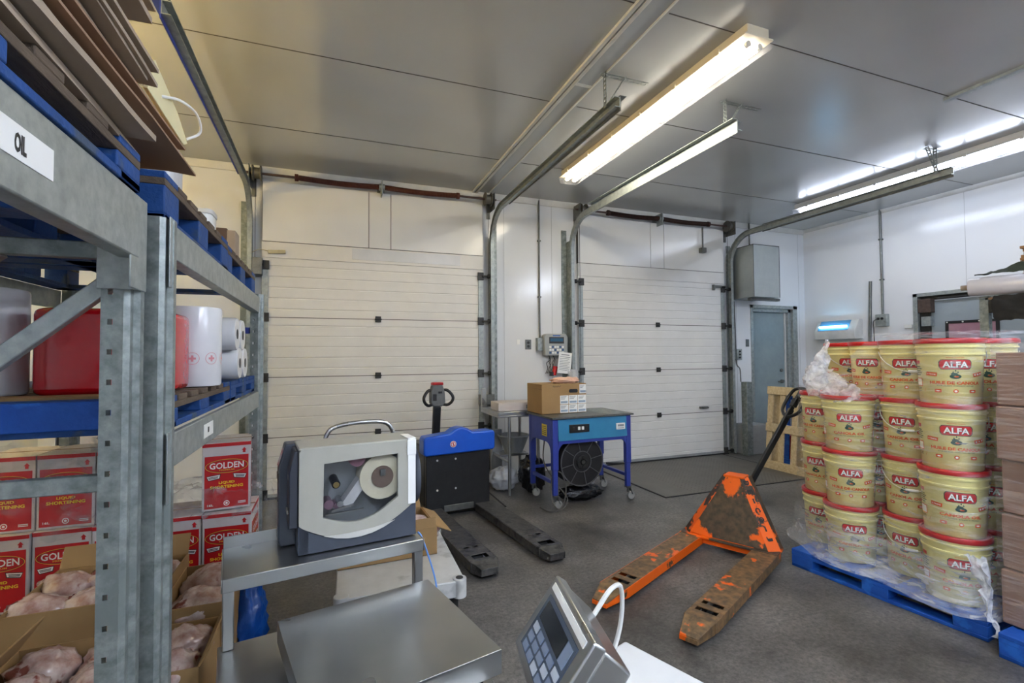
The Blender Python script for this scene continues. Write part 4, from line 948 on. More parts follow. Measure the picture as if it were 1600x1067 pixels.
# ================================================================== LEANING PALLETS by the man door
def stand_pallet(label, m, x, y0, ly, hh, lean, n=7):
    t = thing('pallet', label, 'pallet', (x, y0, 0), 0, None)
    t.rotation_euler = (0, math.radians(lean), 0)
    for i in range(n):
        y = (ly-.075)*i/(n-1); MB().box(0, .018, y, y+.075, 0.0, hh).build('deck_board', m, t, bevel=.003)
    for z in (0, hh/2-.045, hh-.09): MB().box(.018, .10, 0, ly, z, z+.09).build('stringer', m, t, bevel=.004)
    for z in (0, hh/2-.05, hh-.10): MB().box(-.02, 0, 0, ly, z, z+.10).build('cross_board', m, t, bevel=.004)
    for i in range(4):
        y = (ly-.09)*i/3; MB().box(.10, .118, y, y+.09, 0, hh).build('base_board', m, t, bevel=.003)
    return t
t = stand_pallet('pale worn wooden pallet standing on edge by the man door', wood, 5.14, 3.50, 1.12, 1.02, 5)
stand_pallet('blue pallet standing on edge behind the pale wooden one', blue_pal, 5.40, 3.80, 1.02, .95, 4, 5)
o = MB().box(0, .22, 0, .3, 0, .36).build('red_crate', mat('red_crate', '#b3121a', '#8f0e15', 6, .4), None, loc=(5.60, 4.62, 0), bevel=.01); tag(o, 'red crate on the floor behind the leaning pallets', 'crate')

# ================================================================== RIGHT RACK
def holes_plate(b, x0, x1, y, z0, z1, hw, pitch, hh, ax='x', off=0):
    """plate with a column of real rectangular holes"""
    xc = (x0+x1)/2+off
    def bx(a, c, d, e):
        if ax == 'x': b.box(a, c, y-.0015, y+.0015, d, e)
        else: b.box(y-.0015, y+.0015, a, c, d, e)
    bx(x0, xc-hw/2, z0, z1); bx(xc+hw/2, x1, z0, z1)
    z = z0; k = 0
    while z < z1:
        e = min(z+pitch-hh, z1); bx(xc-hw/2, xc+hw/2, z, e); z += pitch
def upright(root, x, y, ht, holes=True, mirror=1, w=.047, d=.06, mt=None, back=True, zb=0):
    """open channel post: holed face towards -y, stepped flange towards +x"""
    b = MB(); s = mirror
    xa, xb = x, x+s*w
    if holes: holes_plate(b, min(xa, xb), max(xa, xb), y, zb, ht, .011, .0762, .014, off=-.004)
    else: b.box(min(xa, xb), max(xa, xb), y-.0015, y+.0015, zb, ht)
    # stepped side
    xs = [xb, xb+s*.012, xb+s*.012, xb+s*.026, xb+s*.026]; ys = [y, y+.008, y+.028, y+.034, y+d]
    poly = [(xs[i], ys[i]) for i in range(5)]+[(xs[i]-s*.003, ys[i]+.002) for i in range(4, -1, -1)]
    b.prism(poly, zb, ht); b.box(min(xa, xa+s*.003), max(xa, xa+s*.003), y, y+d, zb, ht)
    p = b.build('post', mt or galv_d, root, angle=30)
    MB().box(min(xa-.03, xb+.03), max(xa-.03, xb+.03), y-.02, y+d+.02, 0, .008).build('foot_plate', galv_d, p)
    return p
R2 = thing('storage_rack', 'galvanised storage rack at the right edge holding a film roll', 'rack', (5.22, 2.46, 0))
for x in (0, 1.05):
    for y in (0, -2.2): upright(R2, x, y-.06, 1.90, True)
for x in (.0, 1.08):
    MB().box(x, x+.05, -2.2, -.06, 1.76, 1.87).build('beam', dark_steel, R2, bevel=.004)
for z in (1.80, .9): MB().bar((0.03, -.03, z), (1.08, -.03, z), .03, .04).build('brace', galv_d, R2)
b = MB()
for k in range(8): b.box(-.0, 1.12, -2.2+k*.28, -2.2+k*.28+.2, 1.87, 1.89)
b.build('deck_boards', wood_o, R2, bevel=.002)
o = sheet([[(5.20, 2.36, 1.90), (5.19, 2.1, 1.895), (5.19, 1.8, 1.9)], [(5.185, 2.36, 1.78), (5.17, 2.1, 1.77), (5.18, 1.8, 1.78)], [(5.19, 2.34, 1.69), (5.165, 2.1, 1.68), (5.18, 1.8, 1.67)]], .02, 3, 24, 20).build('dark_cloth', mat('dark_cloth', '#1e1d1b', '#2c2a26', 20, .9), None, flip=False); tag(o, 'dark cloth hanging over the beam of the right rack', 'cloth')
o = thing('film_roll', 'thick roll of clear plastic film lying on the right rack', 'film roll', (5.16, 2.50, 1.985))
dr = Vector((.30, -.95, 0)).normalized()
b = MB().tube([Vector((0, 0, 0)), dr*.01, dr*1.35, dr*1.36], [.072, .078, .078, .072], 36); b.build('film', mat('film_silver', '#dcd8d9', '#cfcbcd', 3, .2, spec=.9), o, angle=50)
MB().tube([dr*-.05, dr*.02], .022, 14).build('core', cardb_d, o)
o = MB().bar((0, 0, 0), (.14, -.34, .0), .05, .03).build('dark_tube', rubber, None, loc=(5.05, 2.72, 1.99)); 
bpy.data.objects.remove(o)
o = sheet([[(5.14, 2.44, 2.085), (5.2, 2.30, 2.09), (5.24, 2.2, 2.085), (5.3, 1.98, 2.085)], [(5.17, 2.45, 2.09), (5.24, 2.32, 2.12), (5.28, 2.2, 2.16), (5.36, 2.0, 2.14)], [(5.24, 2.5, 2.085), (5.3, 2.33, 2.1), (5.36, 2.2, 2.12), (5.44, 2.02, 2.085)]], .018, 8, 26, 16).build('green_cloth', mat('olive_cloth', '#3c4233', '#2b3026', 14, .9), None, flip=False); tag(o, 'crumpled dark green cloth on top of the film roll', 'cloth')
srcC = None
for k in range(17):
    lab = 'flattened brown carton in the bundle beside the film roll'
    rz = random.uniform(-3, 3)
    if not srcC:
        srcC = thing('flat_carton', lab, 'carton', (5.36, 1.74, 1.89), 0, 'flattened cartons on the right rack'); MB().box(0, .5, 0, .5, 0, .022).build('board', cardb_b, srcC, bevel=.002); MB().box(-.001, .501, .20, .23, .0, .0225).build('strap', trimw, srcC)
    else: dup(srcC, (5.36+random.uniform(-.01, .01), 1.74+random.uniform(-.01, .01), 1.89+.0245*k), rz)

# ================================================================== LEFT RACKS
RA = thing('storage_rack', 'near galvanised rack bay with the white beam sticker at the left edge', 'rack', (0, 0, 0))
upright(RA, -.537, 1.5, 1.72)
upright(RA, -1.45, 1.5, 1.72)
b = MB().prism([(-.455, 1.68), (-.455, 1.84), (-.475, 1.84), (-.475, 1.81), (-.50, 1.81), (-.50, 1.68)], -.9, 1.49, 'y'); bm1 = b.build('beam', galv, RA, bevel=.004)
b = MB().prism([(-1.50, 1.68), (-1.50, 1.84), (-1.46, 1.84), (-1.46, 1.68)], -.9, 1.49, 'y'); b.build('beam', galv, RA, bevel=.004)
b = MB().box(-.545, -.458, 1.492, 1.497, 1.60, 1.84); b.box(-.462, -.457, 1.44, 1.55, 1.60, 1.84); b.build('beam_connector', galv, RA, bevel=.002)
b = MB().box(-.4545, -.4535, .62, 1.07, 1.735, 1.79); b.mat(1); b.text('OIL', 0, 0, .032, .032, lambda x, y: (-.4528, .972+x, 1.761+y), .04); b.build('beam_sticker', [white_print, black_print], RA, flip=False)
for z0, z1 in ((1.70, 1.70), (1.11, 1.11)): MB().bar((-1.42, 1.53, z0), (-.54, 1.53, z1), .03, .042).build('brace', galv_d, RA, bevel=.003)
MB().bar((-1.42, 1.53, .60), (-.54, 1.53, .25), .03, .04).build('brace', galv_d, RA, bevel=.003)
b = MB().bar((-.99, 1.53, 1.20), (-.53, 1.53, 1.62), .03, .042); b.build('diagonal_brace', galv, RA, bevel=.003)
b = MB().bar((-.98, 1.53, 1.50), (-.75, 1.53, 1.69), .03, .04); b.build('diagonal_brace', galv_d, RA, bevel=.003)
RB = thing('storage_rack', 'far galvanised rack bay beside the left dock door', 'rack', (0, 0, 0))
upright(RB, -.49, 1.6, 1.82, holes=False); upright(RB, -1.45, 1.6, 1.82, holes=False)
upright(RB, -.48, 3.54, 1.84); upright(RB, -1.45, 3.54, 1.84)
for z in (1.715, 1.105):
    for x in (-.425, -1.45):
        MB().prism([(x, z), (x, z+.10), (x-.02, z+.10), (x-.02, z+.08), (x-.045, z+.08), (x-.045, z)], 1.665, 3.53, 'y').build('beam', galv, RB, bevel=.003)
        b = MB().box(x+.001, x+.005, 1.61, 1.67, z-.09, z+.11); b.build('beam_connector', galv, RB, bevel=.002)
for z in (1.60, .9, .3): MB().bar((-1.42, 3.57, z), (-.47, 3.57, z), .03, .04).build('brace', blue_paint if z > 1.5 else galv_d, RB)
b = MB().box(-.4245, -.4235, 2.05, 2.20, 1.13, 1.18); b.mat(1).box(-.4235, -.423, 2.11, 2.13, 1.145, 1.165); b.build('beam_sticker', [white_print, black_print], RB)

# loads on the upper level
pallet('blue pallet on the near bay under the flattened cardboard', blue_pal_w, (-1.48, .25, 1.842), 0, 1.03, 1.22, 'blue pallets on the left racks', m2=wood_dk, h=.098)
pallet('blue worn pallet on the far bay top level', blue_pal_w, (-1.46, 1.63, 1.818), 0, 1.02, .92, 'blue pallets on the left racks', m2=wood_dk)
pallet('blue pallet at the far end of the top level', blue_pal_w, (-1.46, 2.58, 1.818), 0, 1.01, .93, 'blue pallets on the left racks', m2=wood_dk)
tp = pallet('blue pallet with torn board under the red and white rolls', blue_pal_w, (-1.46, 1.69, 1.208), 0, 1.01, 1.0, 'blue pallets on the left racks', h=.10, m2=wood_dk)
MB().prism([(0, .098), (.96, .098), (.96, .02), (.55, .018), (.30, .005), (.22, -.02), (0, -.02)], -.022, -.002, 'y').build('side_board', blue_pal, tp, bevel=.003)
pallet('blue pallet under the row of small white rolls', blue_pal_w, (-1.46, 2.72, 1.208), 0, 1.01, .8, 'blue pallets on the left racks', h=.10)
def flat_sheet(lab, grp, x1, y1, z, w0, l0, thick, sag, rz, m_, k):
    t = thing('cardboard_sheet', lab, 'cardboard', (x1-w0, y1-l0, z), rz, grp); b = MB()
    def g(u, v): return u*w0, v*l0, -sag*max(0, (v-.7)*3.3)**2-max(0, sag)*.8*max(0, (u-.85)*6)**2+.006*nz(u*5, v*5, k*1.7)
    b.grid(10, 14, lambda u, v: (lambda p: (p[0], p[1], p[2]+thick))(g(u, v))); b.grid(10, 14, lambda u, v: g(u, v))
    for (ua, ub) in (((0, 0), (0, 1)), ((1, 0), (1, 1)), ((0, 0), (1, 0)), ((0, 1), (1, 1))):
        pts = [(ua[0]+(ub[0]-ua[0])*i/14, ua[1]+(ub[1]-ua[1])*i/14) for i in range(15)]
        lo = [g(*p) for p in pts]; hi = [(q[0], q[1], q[2]+thick) for q in lo]; b.add(lo+hi, [(i, i+1, i+16, i+15) for i in range(14)])
    b.build('sheet', m_, t)
cb_l = mat('cardboard_brown', '#94755c', '#a08066', 4, .8)
flat_sheet('lowest brown cardboard sheet drooping past the near rack bay', None, -.445, 1.88, 2.045, .9, 1.35, .006, .01, -1.2, cb_l, 1)
flat_sheet('second lowest drooping brown cardboard sheet on the near rack bay', None, -.44, 1.80, 2.056, .9, 1.3, .006, .006, .8, cb_l, 2)
flat_sheet('third drooping brown cardboard sheet, just under the flattened stack', None, -.44, 1.76, 2.067, .9, 1.25, .006, .0, -1, cb_l, 3)
zc = 1.943
for k in range(44):
    th_ = random.choice((.006, .009, .014))
    flat_sheet('flattened grey brown carton in the thick stack on the near rack bay', 'flattened cartons on the near rack bay', -.445+random.uniform(-.015, .03), 1.42+random.uniform(-.10, .05)-.002*k, zc, .88, 1.1, th_, random.uniform(.004, .012), random.uniform(-2.5, 2.5), cardb_d, 5+k)
    zc += th_+.005
    if 2.03 < zc < 2.08: zc = 2.085
o = thing('white_carton', 'white folded carton with a looped white strap beside the cardboard stack', 'carton', (-.437, 1.43, 2.078), -1)
MB().prism([(0, .02), (.30, .0), (.34, .02), (.24, .07), (.05, .12)], 0, .012, 'x').build('panel', mat('cream_card', '#e6dcae', '#dcd1a2', 5, .6), o, bevel=.002)
MB().tube(smooth([(.01, .10, .05), (.03, .2, .09), (.045, .3, .10), (.04, .36, .07), (.01, .33, .03)]), .004, 8).build('strap', white_print, o)
o = MB().prism(rrect(-.16, .0, 0, .16, .03), 0, .27).build('wrapped_bundle', mat('white_film', '#d8d9dc', '#c3c5c9', 6, .25, bump=.5, bscale=12), None, loc=(-.545, 2.10, 1.962), bevel=.01); tag(o, 'tall white film wrapped bundle on the top level', 'bundle')
o = thing('white_tub', 'white tub standing on the top level behind the wrapped bundle', 'tub', (-.60, 2.72, 1.962)); MB().prism(rrect(-.07, .07, -.07, .07, .03), 0, .17).build('body', white_print, o, bevel=.006); MB().prism(rrect(-.075, .075, -.075, .075, .03), .15, .175).build('lid', trimw, o, bevel=.004)
o = thing('brown_white_box', 'small brown and white box at the far end of the top level', 'box', (-.56, 2.92, 1.962)); MB().box(0, .05, 0, .12, 0, .15).build('body', mat('dark_brown_card', '#5a463a', rough=.7), o, bevel=.003); MB().box(.05, .09, 0, .12, 0, .14).build('sleeve', cardb_d, o, bevel=.003)

# middle level: rolls
zs_ = 1.312
wf = mat('roll_white', '#e2e3e5', '#d3d5d8', 3, .22, bump=.15, bscale=6, spec=.7)
o = thing('red_bundle', 'large red plastic wrapped bundle on the middle level behind the posts', 'bundle', (-.86, 1.86, zs_)); MB().prism(rrect(0, .37, 0, .34, .09, 6), 0, .27).build('body', mat('red_film', '#c20c1a', '#aa0a16', 3, .2, bump=.5, bscale=9, spec=.5), o, bevel=.02, seg=3)
o = MB().box(-1.4, -.50, 1.74, 1.84, zs_-.004, zs_+.004).build('cardboard_strip', cardb, None); tag(o, 'tan cardboard sheet lying on the pallet under the red bundle', 'cardboard')
def upright_roll(x, y, r, hh, lab, logo=False):
    t = thing('plastic_roll', lab, 'roll', (x, y, zs_)); MB().lathe([(r*.96, 0), (r, .008), (r, hh-.008), (r*.97, hh), (.03, hh), (.03, hh-.02)], 40).build('roll', wf, t, angle=50)
    MB().lathe([(.03, hh-.02), (.03, hh+.002), (.024, hh+.002), (.024, hh-.02)], 20).build('core', cardb_d, t)
    if logo:
        b = MB(); rr = r+.0012
        for j in range(9):
            a0 = -PI+j*2*PI/9+.35
            f = lambda s, z, a0=a0: (rr*math.cos(a0+s/r), rr*math.sin(a0+s/r), z)
            for q in range(24):
                e = 2*PI*q/24; b.flat([(.024*math.cos(e), .11+.024*math.sin(e)), (.024*math.cos(e+.26), .11+.024*math.sin(e+.26)), (.022*math.cos(e+.26), .11+.022*math.sin(e+.26)), (.022*math.cos(e), .11+.022*math.sin(e))], f)
            for aa in (0, PI/2): 
                c, s = math.cos(aa), math.sin(aa); b.flat([(x_*c-y_*s, .11+x_*s+y_*c) for x_, y_ in ((-.012, -.004), (.012, -.004), (.012, .004), (-.012, .004))], f)
        b.build('printed_logo', mat('faint_red', '#cf8a90', rough=.4), t, flip=False)
    return t
upright_roll(-.515, 2.30, .098, .315, 'big upright roll of clear printed film on the middle level', True)
upright_roll(-1.03, 1.98, .13, .33, 'upright white roll left of the red bundle')
upright_roll(-.93, 2.45, .10, .31, 'upright white roll behind the red bundle')
k = 0
for (y, z) in ((2.72, .085), (2.88, .085), (2.80, .225), (2.64, .225)):
    t = thing('small_roll', ['small white roll lying lowest beside the upright roll', 'small white roll lying farthest on the pallet', 'small white roll on top at the far side', 'small white roll on top beside the upright roll'][k], 'roll', (-.72, y, zs_+z)); k += 1
    r = .078; b = MB().tube([(0, 0, 0), (.008, 0, 0), (.30, 0, 0), (.308, 0, 0)], [r*.95, r, r, r*.95], 30); b.build('roll', wf, t, angle=50)
    MB().cyl((.30, 0, 0), (.3095, 0, 0), .024, 18).build('core', black_print, t); MB().cyl((0, 0, 0), (-.001, 0, 0), .024, 18).build('core', black_print, t)

# ground level: shortening cartons
def shortening():
    t = thing('shortening_carton', 'x', 'carton', (0, 0, 0)); w, d, h = .245, .33, .385
    MB().box(0, w, 0, d, 0, h).build('body', carton_w, t, bevel=.003)
    b = MB()
    def face(fn):
        b.mat(0); b.flat([(.012, .012), (w-.012, .012), (w-.012, h-.075), (.012, h-.075)], lambda x, y: fn(x, y, .001))
        b.mat(0); b.flat([(0, h-.022), (w, h-.022), (w, h-.002), (0, h-.002)], lambda x, y: fn(x, y, .001))
        for x in (w-.035,): b.flat([(x-.013, h-.05), (x+.013, h-.05), (x, h-.034)], lambda x, y: fn(x, y, .001)); b.flat([(x-.007, h-.064), (x+.007, h-.064), (x+.007, h-.05), (x-.007, h-.05)], lambda x, y: fn(x, y, .001))
        cx, cy = w/2, h-.135
        b.mat(2); b.flat(oval(cx, cy, .108, .040, 30), lambda x, y: fn(x, y, .0014))
        b.mat(3); b.flat(oval(cx, cy, .1045, .037, 30), lambda x, y: fn(x, y, .0017))
        b.mat(0); b.flat(oval(cx, cy, .102, .0345, 30), lambda x, y: fn(x, y, .002))
        b.mat(1); b.text('GOLDEN', cx, cy+.004, .172, .036, lambda x, y: fn(x, y, .0024), .02)
        b.mat(2); b.text('PREMIUM', cx, cy-.022, .075, .008, lambda x, y: fn(x, y, .0024), .02)
        b.mat(4); b.text('LIQUID', cx, cy-.095, .08, .017, lambda x, y: fn(x, y, .0015), .03); b.text('SHORTENING', cx, cy-.118, .165, .017, lambda x, y: fn(x, y, .0015), .03)
        for s in (-1, 1):
            b.mat(3); b.flat([(cx+s*.035, cy-.072), (cx+s*.092, cy-.080), (cx+s*.102, cy-.052), (cx+s*.030, cy-.044)], lambda x, y: fn(x, y, .0014))
            b.mat(1); b.flat([(cx+s*.038, cy-.068), (cx+s*.090, cy-.076), (cx+s*.099, cy-.055), (cx+s*.034, cy-.048)], lambda x, y: fn(x, y, .0017))
            b.mat(3); b.flat([(cx+s*.045, cy-.066), (cx+s*.088, cy-.071), (cx+s*.09, cy-.067), (cx+s*.045, cy-.062)], lambda x, y: fn(x, y, .002)); b.flat([(cx+s*.043, cy-.059), (cx+s*.09, cy-.064), (cx+s*.092, cy-.060), (cx+s*.043, cy-.055)], lambda x, y: fn(x, y, .002))
        b.mat(1); b.text('16L', .042, .032, .03, .012, lambda x, y: fn(x, y, .0015), .03); b.flat([(w-.065, .028), (w-.025, .028), (w-.025, .032), (w-.065, .032)], lambda x, y: fn(x, y, .0015)); b.flat([(w-.065, .036), (w-.025, .036), (w-.025, .040), (w-.065, .040)], lambda x, y: fn(x, y, .0015))
        b.flat(oval(w/2, .036, .015, .015, 18), lambda x, y: fn(x, y, .0014)); b.mat(0); b.flat(oval(w/2, .036, .011, .011, 18), lambda x, y: fn(x, y, .0017)); b.mat(1); b.flat(oval(w/2, .036, .006, .006, 12), lambda x, y: fn(x, y, .002))
    face(lambda x, y, o_: (x, -o_, y)); face(lambda x, y, o_: (w+o_, .02+x*1.15, y))
    b.build('printed_panel', [red_print, white_print, gold_print, black_print, yellow_print], t, flip=False)
    b = MB().box(.0, w, d*.47, d*.53, h, h+.001); b.build('tape', mat('tape', '#a58d74', rough=.25), t)
    return t
gp = shortening(); gp.location = (-.675, 3.23, .545); gp.rotation_euler = (0, 0, math.radians(7)); gp['label'] = 'single red and white liquid shortening carton on top of the pile'; gp['group'] = 'shortening cartons'
for i in range(5):
    for j in range(1):
        dup(gp, (-.665-.25*i, 3.20+.01*(i % 2), .15), random.uniform(-1, 1), ['red shortening carton at the right end of the bottom row', 'second red shortening carton from the right in the bottom row', 'middle red shortening carton in the bottom row', 'second red shortening carton from the left in the bottom row', 'leftmost red shortening carton in the bottom row'][i])
for i in range(3): dup(gp, (-1.165-.25*i, 3.24, .537), random.uniform(-1, 1), ['right', 'middle', 'left'][i]+' red shortening carton of the upper row under loose film')
pallet('wooden pallet under the shortening cartons', wood_o, (-1.7, 3.17, 0), 0, 1.28, .36)
o = sheet([[(-.40, 3.52, .56), (-.55, 3.5, .60), (-.9, 3.5, .66), (-1.2, 3.45, .96)], [(-.36, 3.4, .66), (-.6, 3.42, .70), (-.9, 3.36, .72), (-1.2, 3.3, .97)], [(-.39, 3.20, .64), (-.66, 3.22, .66), (-.92, 3.2, .70), (-1.22, 3.16, .80)], [(-.395, 3.17, .54), (-.66, 3.17, .53), (-.9, 3.12, .56), (-1.25, 3.10, .62)]], .06, 6, 60, 30, 8).build('loose_film', wrap_d, None, flip=False, angle=80); tag(o, 'loose crumpled film heaped over the shortening cartons', 'stretch film')
o = sheet([[(-.36, 3.6, .62), (-.33, 3.5, .66), (-.34, 3.35, .64), (-.38, 3.22, .60)], [(-.33, 3.6, .4), (-.30, 3.48, .42), (-.32, 3.33, .42), (-.385, 3.2, .40)], [(-.35, 3.6, .16), (-.31, 3.48, .16), (-.34, 3.33, .15), (-.39, 3.2, .16)]], .04, 11, 50, 34, 7).build('side_film', wrap_d, None, flip=False, angle=80); tag(o, 'crumpled clear film hanging down the right side of the shortening pile', 'stretch film')
o = sheet([[(-1.0, 3.12, .98), (-1.3, 3.08, .99), (-1.75, 3.08, .98)], [(-.98, 3.05, .8), (-1.3, 3.0, .8), (-1.75, 3.04, .8)], [(-.95, 3.10, .62), (-1.2, 3.02, .55), (-1.75, 3.05, .6)]], .05, 12, 44, 30, 6).build('draped_film', wrap_d, None, flip=False, angle=80); tag(o, 'clear film draped over the upper row of shortening cartons', 'stretch film')

# meat cartons
meat_m = mat('meat', '#a87f74', '#e0d0c8', 9, .22, bump=.5, bscale=16, c3='#8c4f45', s3=13, spec=.8, contrast=.3)
def open_carton(label, loc, rz, w, d, h, flaps=()):
    t = thing('open_carton', label, 'carton', loc, rz)
    b = MB(); th = .006
    b.box(0, w, 0, d, 0, th)
    for (x0, x1, y0, y1) in ((0, w, 0, th), (0, w, d-th, d), (0, th, th, d-th), (w-th, w, th, d-th)): b.box(x0, x1, y0, y1, 0, h)
    b.build('body', cardb, t, bevel=.0015)
    for (side, ln, ang) in flaps:
        a = math.radians(ang); c, s = math.cos(a), math.sin(a)
        f = MB()
        if side == 'r': f.bar((w, d/2, h), (w+ln*c, d/2, h+ln*s), d*.98, .005, (-s, 0, c))
        if side == 'l': f.bar((0, d/2, h), (-ln*c, d/2, h+ln*s), d*.98, .005, (s, 0, c))
        if side == 'f': f.bar((w/2, 0, h), (w/2, -ln*c, h+ln*s), w*.98, .005, (0, s, c))
        if side == 'b': f.bar((w/2, d, h), (w/2, d+ln*c, h+ln*s), w*.98, .005, (0, -s, c))
        f.build('flap', cardb, t)
    return t
def meat(label, loc, r, sd, grp):
    o = lump(0, 0, 0, *r, .2, sd, 2.0, 40, 26)
    o = o.build('meat_cut', meat_m, None, angle=80, loc=loc); o.rotation_euler = (random.uniform(-.3, .3), random.uniform(-.2, .2), random.uniform(0, 3)); return tag(o, label, 'meat', grp)
pallet('low wooden pallet under the cartons of meat', wood_o, (-1.35, 1.85, 0), 0, .98, 1.0)
MC_ = [('far left open carton filled with packed meat', (-1.17, 2.42, .146), 0, .52, .45, .30, (('b', .1, 60),)),
       ('far right open carton of meat next to the stainless stand', (-.63, 2.28, .146), 0, .25, .44, .29, (('l', .06, 95),)),
       ('near open carton of meat with its left flap standing up', (-1.02, 1.90, .10), 0, .62, .34, .30, (('l', .13, 125), ('r', .05, 60)))]
ct = 0
for lab, loc, rz, w, d, h, fl in MC_:
    open_carton(lab, loc, rz, w, d, h, fl)
    nx = 3 if w > .4 else 1
    for i in range(nx):
        for j in range(2):
            ct += 1
            meat('pink piece of bagged meat in the %s carton' % lab.split(' open')[0], (loc[0]+w*(i+.5)/nx, loc[1]+d*(j+.5)/2, loc[2]+h-.055+.02*((ct*3) % 3)), (w/nx*.50, d*.26, .075), ct*3.7, 'meat in the %s carton' % lab.split(' open')[0])
MB_ = bag('blue plastic bag standing on the floor behind the stand leg', 'plastic bag', (-.36, 2.62, 0), .085, .12, .19, mat('blue_bag', '#0f56b5', '#0b3f8d', 8, .3, bump=.7, bscale=14), 15)

# boards against the back wall beyond the racks
for (x0, x1, hh, m_, lab) in ((0, .12, .85, white_print, 'narrow white board leaning on the back wall beyond the left rack'), (.13, .20, .85, black, 'narrow black board leaning on the back wall beyond the left rack'), (.22, .25, .83, orange_print, 'thin orange strip leaning on the back wall beyond the left rack'), (.27, .52, .87, carton_w, 'wide pale board leaning on the back wall beyond the left rack')):
    tag(MB().box(x0, x1, 0, .03, 0, hh).build('leaning_board', m_, None, loc=(-2.35, D-.12, 0), bevel=.002), lab, 'board')

# ================================================================== FOREGROUND
STD = thing('equipment_stand', 'stainless steel stand with a raised shelf in the foreground', 'stand', (-.323, 1.834, 0), 9.5)
SL, SD = .685, .295
b = MB().box(0, SL, 0, SD, .69, .70); b.box(0, SL, -.004, 0, .655, .70); b.box(-.004, 0, -.004, SD, .655, .70); b.box(SL, SL+.004, -.004, SD, .655, .70); b.build('raised_shelf', stain, STD, bevel=.002)
b = MB().box(0, SL, SD-.004, SD, .69, .745); b.build('shelf_upstand', stain, STD, bevel=.002)
for x in (0, SL-.035):
    for y in (0,): MB().box(x, x+.035, y, y+.035, .465, .69).build('shelf_leg', stain, STD, bevel=.004)
b = MB().box(-.01, SL+.01, -.72, .045, .455, .465); b.box(-.01, SL+.01, -.72, -.715, .42, .465); b.box(-.012, -.008, -.72, .045, .42, .465); b.box(SL+.008, SL+.012, -.72, .045, .42, .465); b.box(-.01, SL+.01, .041, .045, .42, .465); b.build('deck', stain, STD, bevel=.002)
for x in (0, SL-.035):
    for y in (-.71, .005): MB().box(x, x+.035, y, y+.035, 0, .455).build('leg', stain, STD, bevel=.004)
hp = smooth([(.35, SD+.012, .70), (.35, SD+.012, .95), (.365, SD+.012, 1.08), (.42, SD+.012, 1.13), (.60, SD+.012, 1.135), (.655, SD+.012, 1.08), (.67, SD+.012, .95), (.67, SD+.012, .70)], 8)
MB().tube(hp, .0095, 12).build('push_handle', stain, STD)

PR = thing('label_printer', 'grey industrial label printer with a window on the stainless shelf', 'printer', (-.103, 1.936, .703), 8)
W_, L_, H_ = .205, .44, .385
side = [(0.0, .005), (L_, .005), (L_, .14), (L_, H_), (.01, H_), (0, H_-.01)]
MB().box(.002, L_-.004, .12, W_, 0, H_-.006).build('electronics_housing', grey_d, PR, bevel=.006)
b = MB().box(.004, L_-.004, .012, .13, 0, .012); b.box(.004, L_-.004, .012, .13, H_-.03, H_-.008); b.box(.002, .06, .012, .13, 0, H_-.012); b.box(L_-.05, L_-.004, .012, .13, 0, H_-.012); b.build('chassis', grey_d, PR, bevel=.004)
# lower slate skirt with the curved upper edge
arc = [(L_*t, .105-.085*math.sin(PI*min(1, t*1.02))**.9+(.03*t)) for t in [i/20 for i in range(21)]]
sk = [(0, 0), (L_, 0)]+[(x, z) for x, z in arc[::-1]]
MB().prism(sk, .0, .016, 'y').build('lower_skirt', grey_d, PR, bevel=.003)
cov = [(0.012, H_), (L_-.004, H_), (L_-.002, H_-.01)]+[(x if 0 < x < L_ else (.002 if x == 0 else L_-.002), z+.002) for x, z in arc[::-1]]+[(.002, H_-.012)]
win = [(.088, H_-.062), (.365, H_-.050), (.365, .165)]+[(.365-(.365-.085)*t, .165-.050*math.sin(PI*t)-.040*t) for t in [i/12 for i in range(1, 12)]]+[(.085, .125)]
def keyhole(outer, inner):
    """outer ring with a hole, as quads between matching angles"""
    cx = sum(p[0] for p in inner)/len(inner); cz = sum(p[1] for p in inner)/len(inner)
    def hit(poly, a):
        best = None; dx, dz = math.cos(a), math.sin(a)
        for i in range(len(poly)):
            (x1, z1), (x2, z2) = poly[i], poly[(i+1) % len(poly)]; ex, ez = x2-x1, z2-z1; den = dx*ez-dz*ex
            if abs(den) < 1e-12: continue
            t = ((x1-cx)*ez-(z1-cz)*ex)/den; s = ((x1-cx)*dz-(z1-cz)*dx)/den
            if t > 0 and -1e-6 <= s <= 1+1e-6: best = t if best is None else min(best, t)
        return (cx+dx*best, cz+dz*best)
    angs = sorted(set([math.atan2(p[1]-cz, p[0]-cx) for p in outer+inner]+[i*2*PI/40-PI for i in range(40)]))
    A = [hit(outer, a) for a in angs]; B = [hit(inner, a) for a in angs]; return A, B
A_, B_ = keyhole(cov, win); n = len(A_)
def ringplate(b, A_, B_, y0, y1):
    n = len(A_); vs = [(p[0], y0, p[1]) for p in A_]+[(p[0], y0, p[1]) for p in B_]+[(p[0], y1, p[1]) for p in A_]+[(p[0], y1, p[1]) for p in B_]; fs = []
    for i in range(n):
        j = (i+1) % n; fs += [(i, j, n+j, n+i), (2*n+j, 2*n+i, 3*n+i, 3*n+j), (i, 2*n+i, 2*n+j, j), (n+i, n+j, 3*n+j, 3*n+i)]
    b.add(vs, fs)
b = MB(); ringplate(b, A_, B_, -.006, .012); dc = b.build('side_cover', grey_l, PR, bevel=.002, angle=30)
MB().prism(win, .002, .005, 'y').build('window', window_m, dc)
MB().box(.0, L_-.002, -.004, W_*.9, H_-.006, H_+.004).build('top_cover', grey_l, PR, bevel=.004)
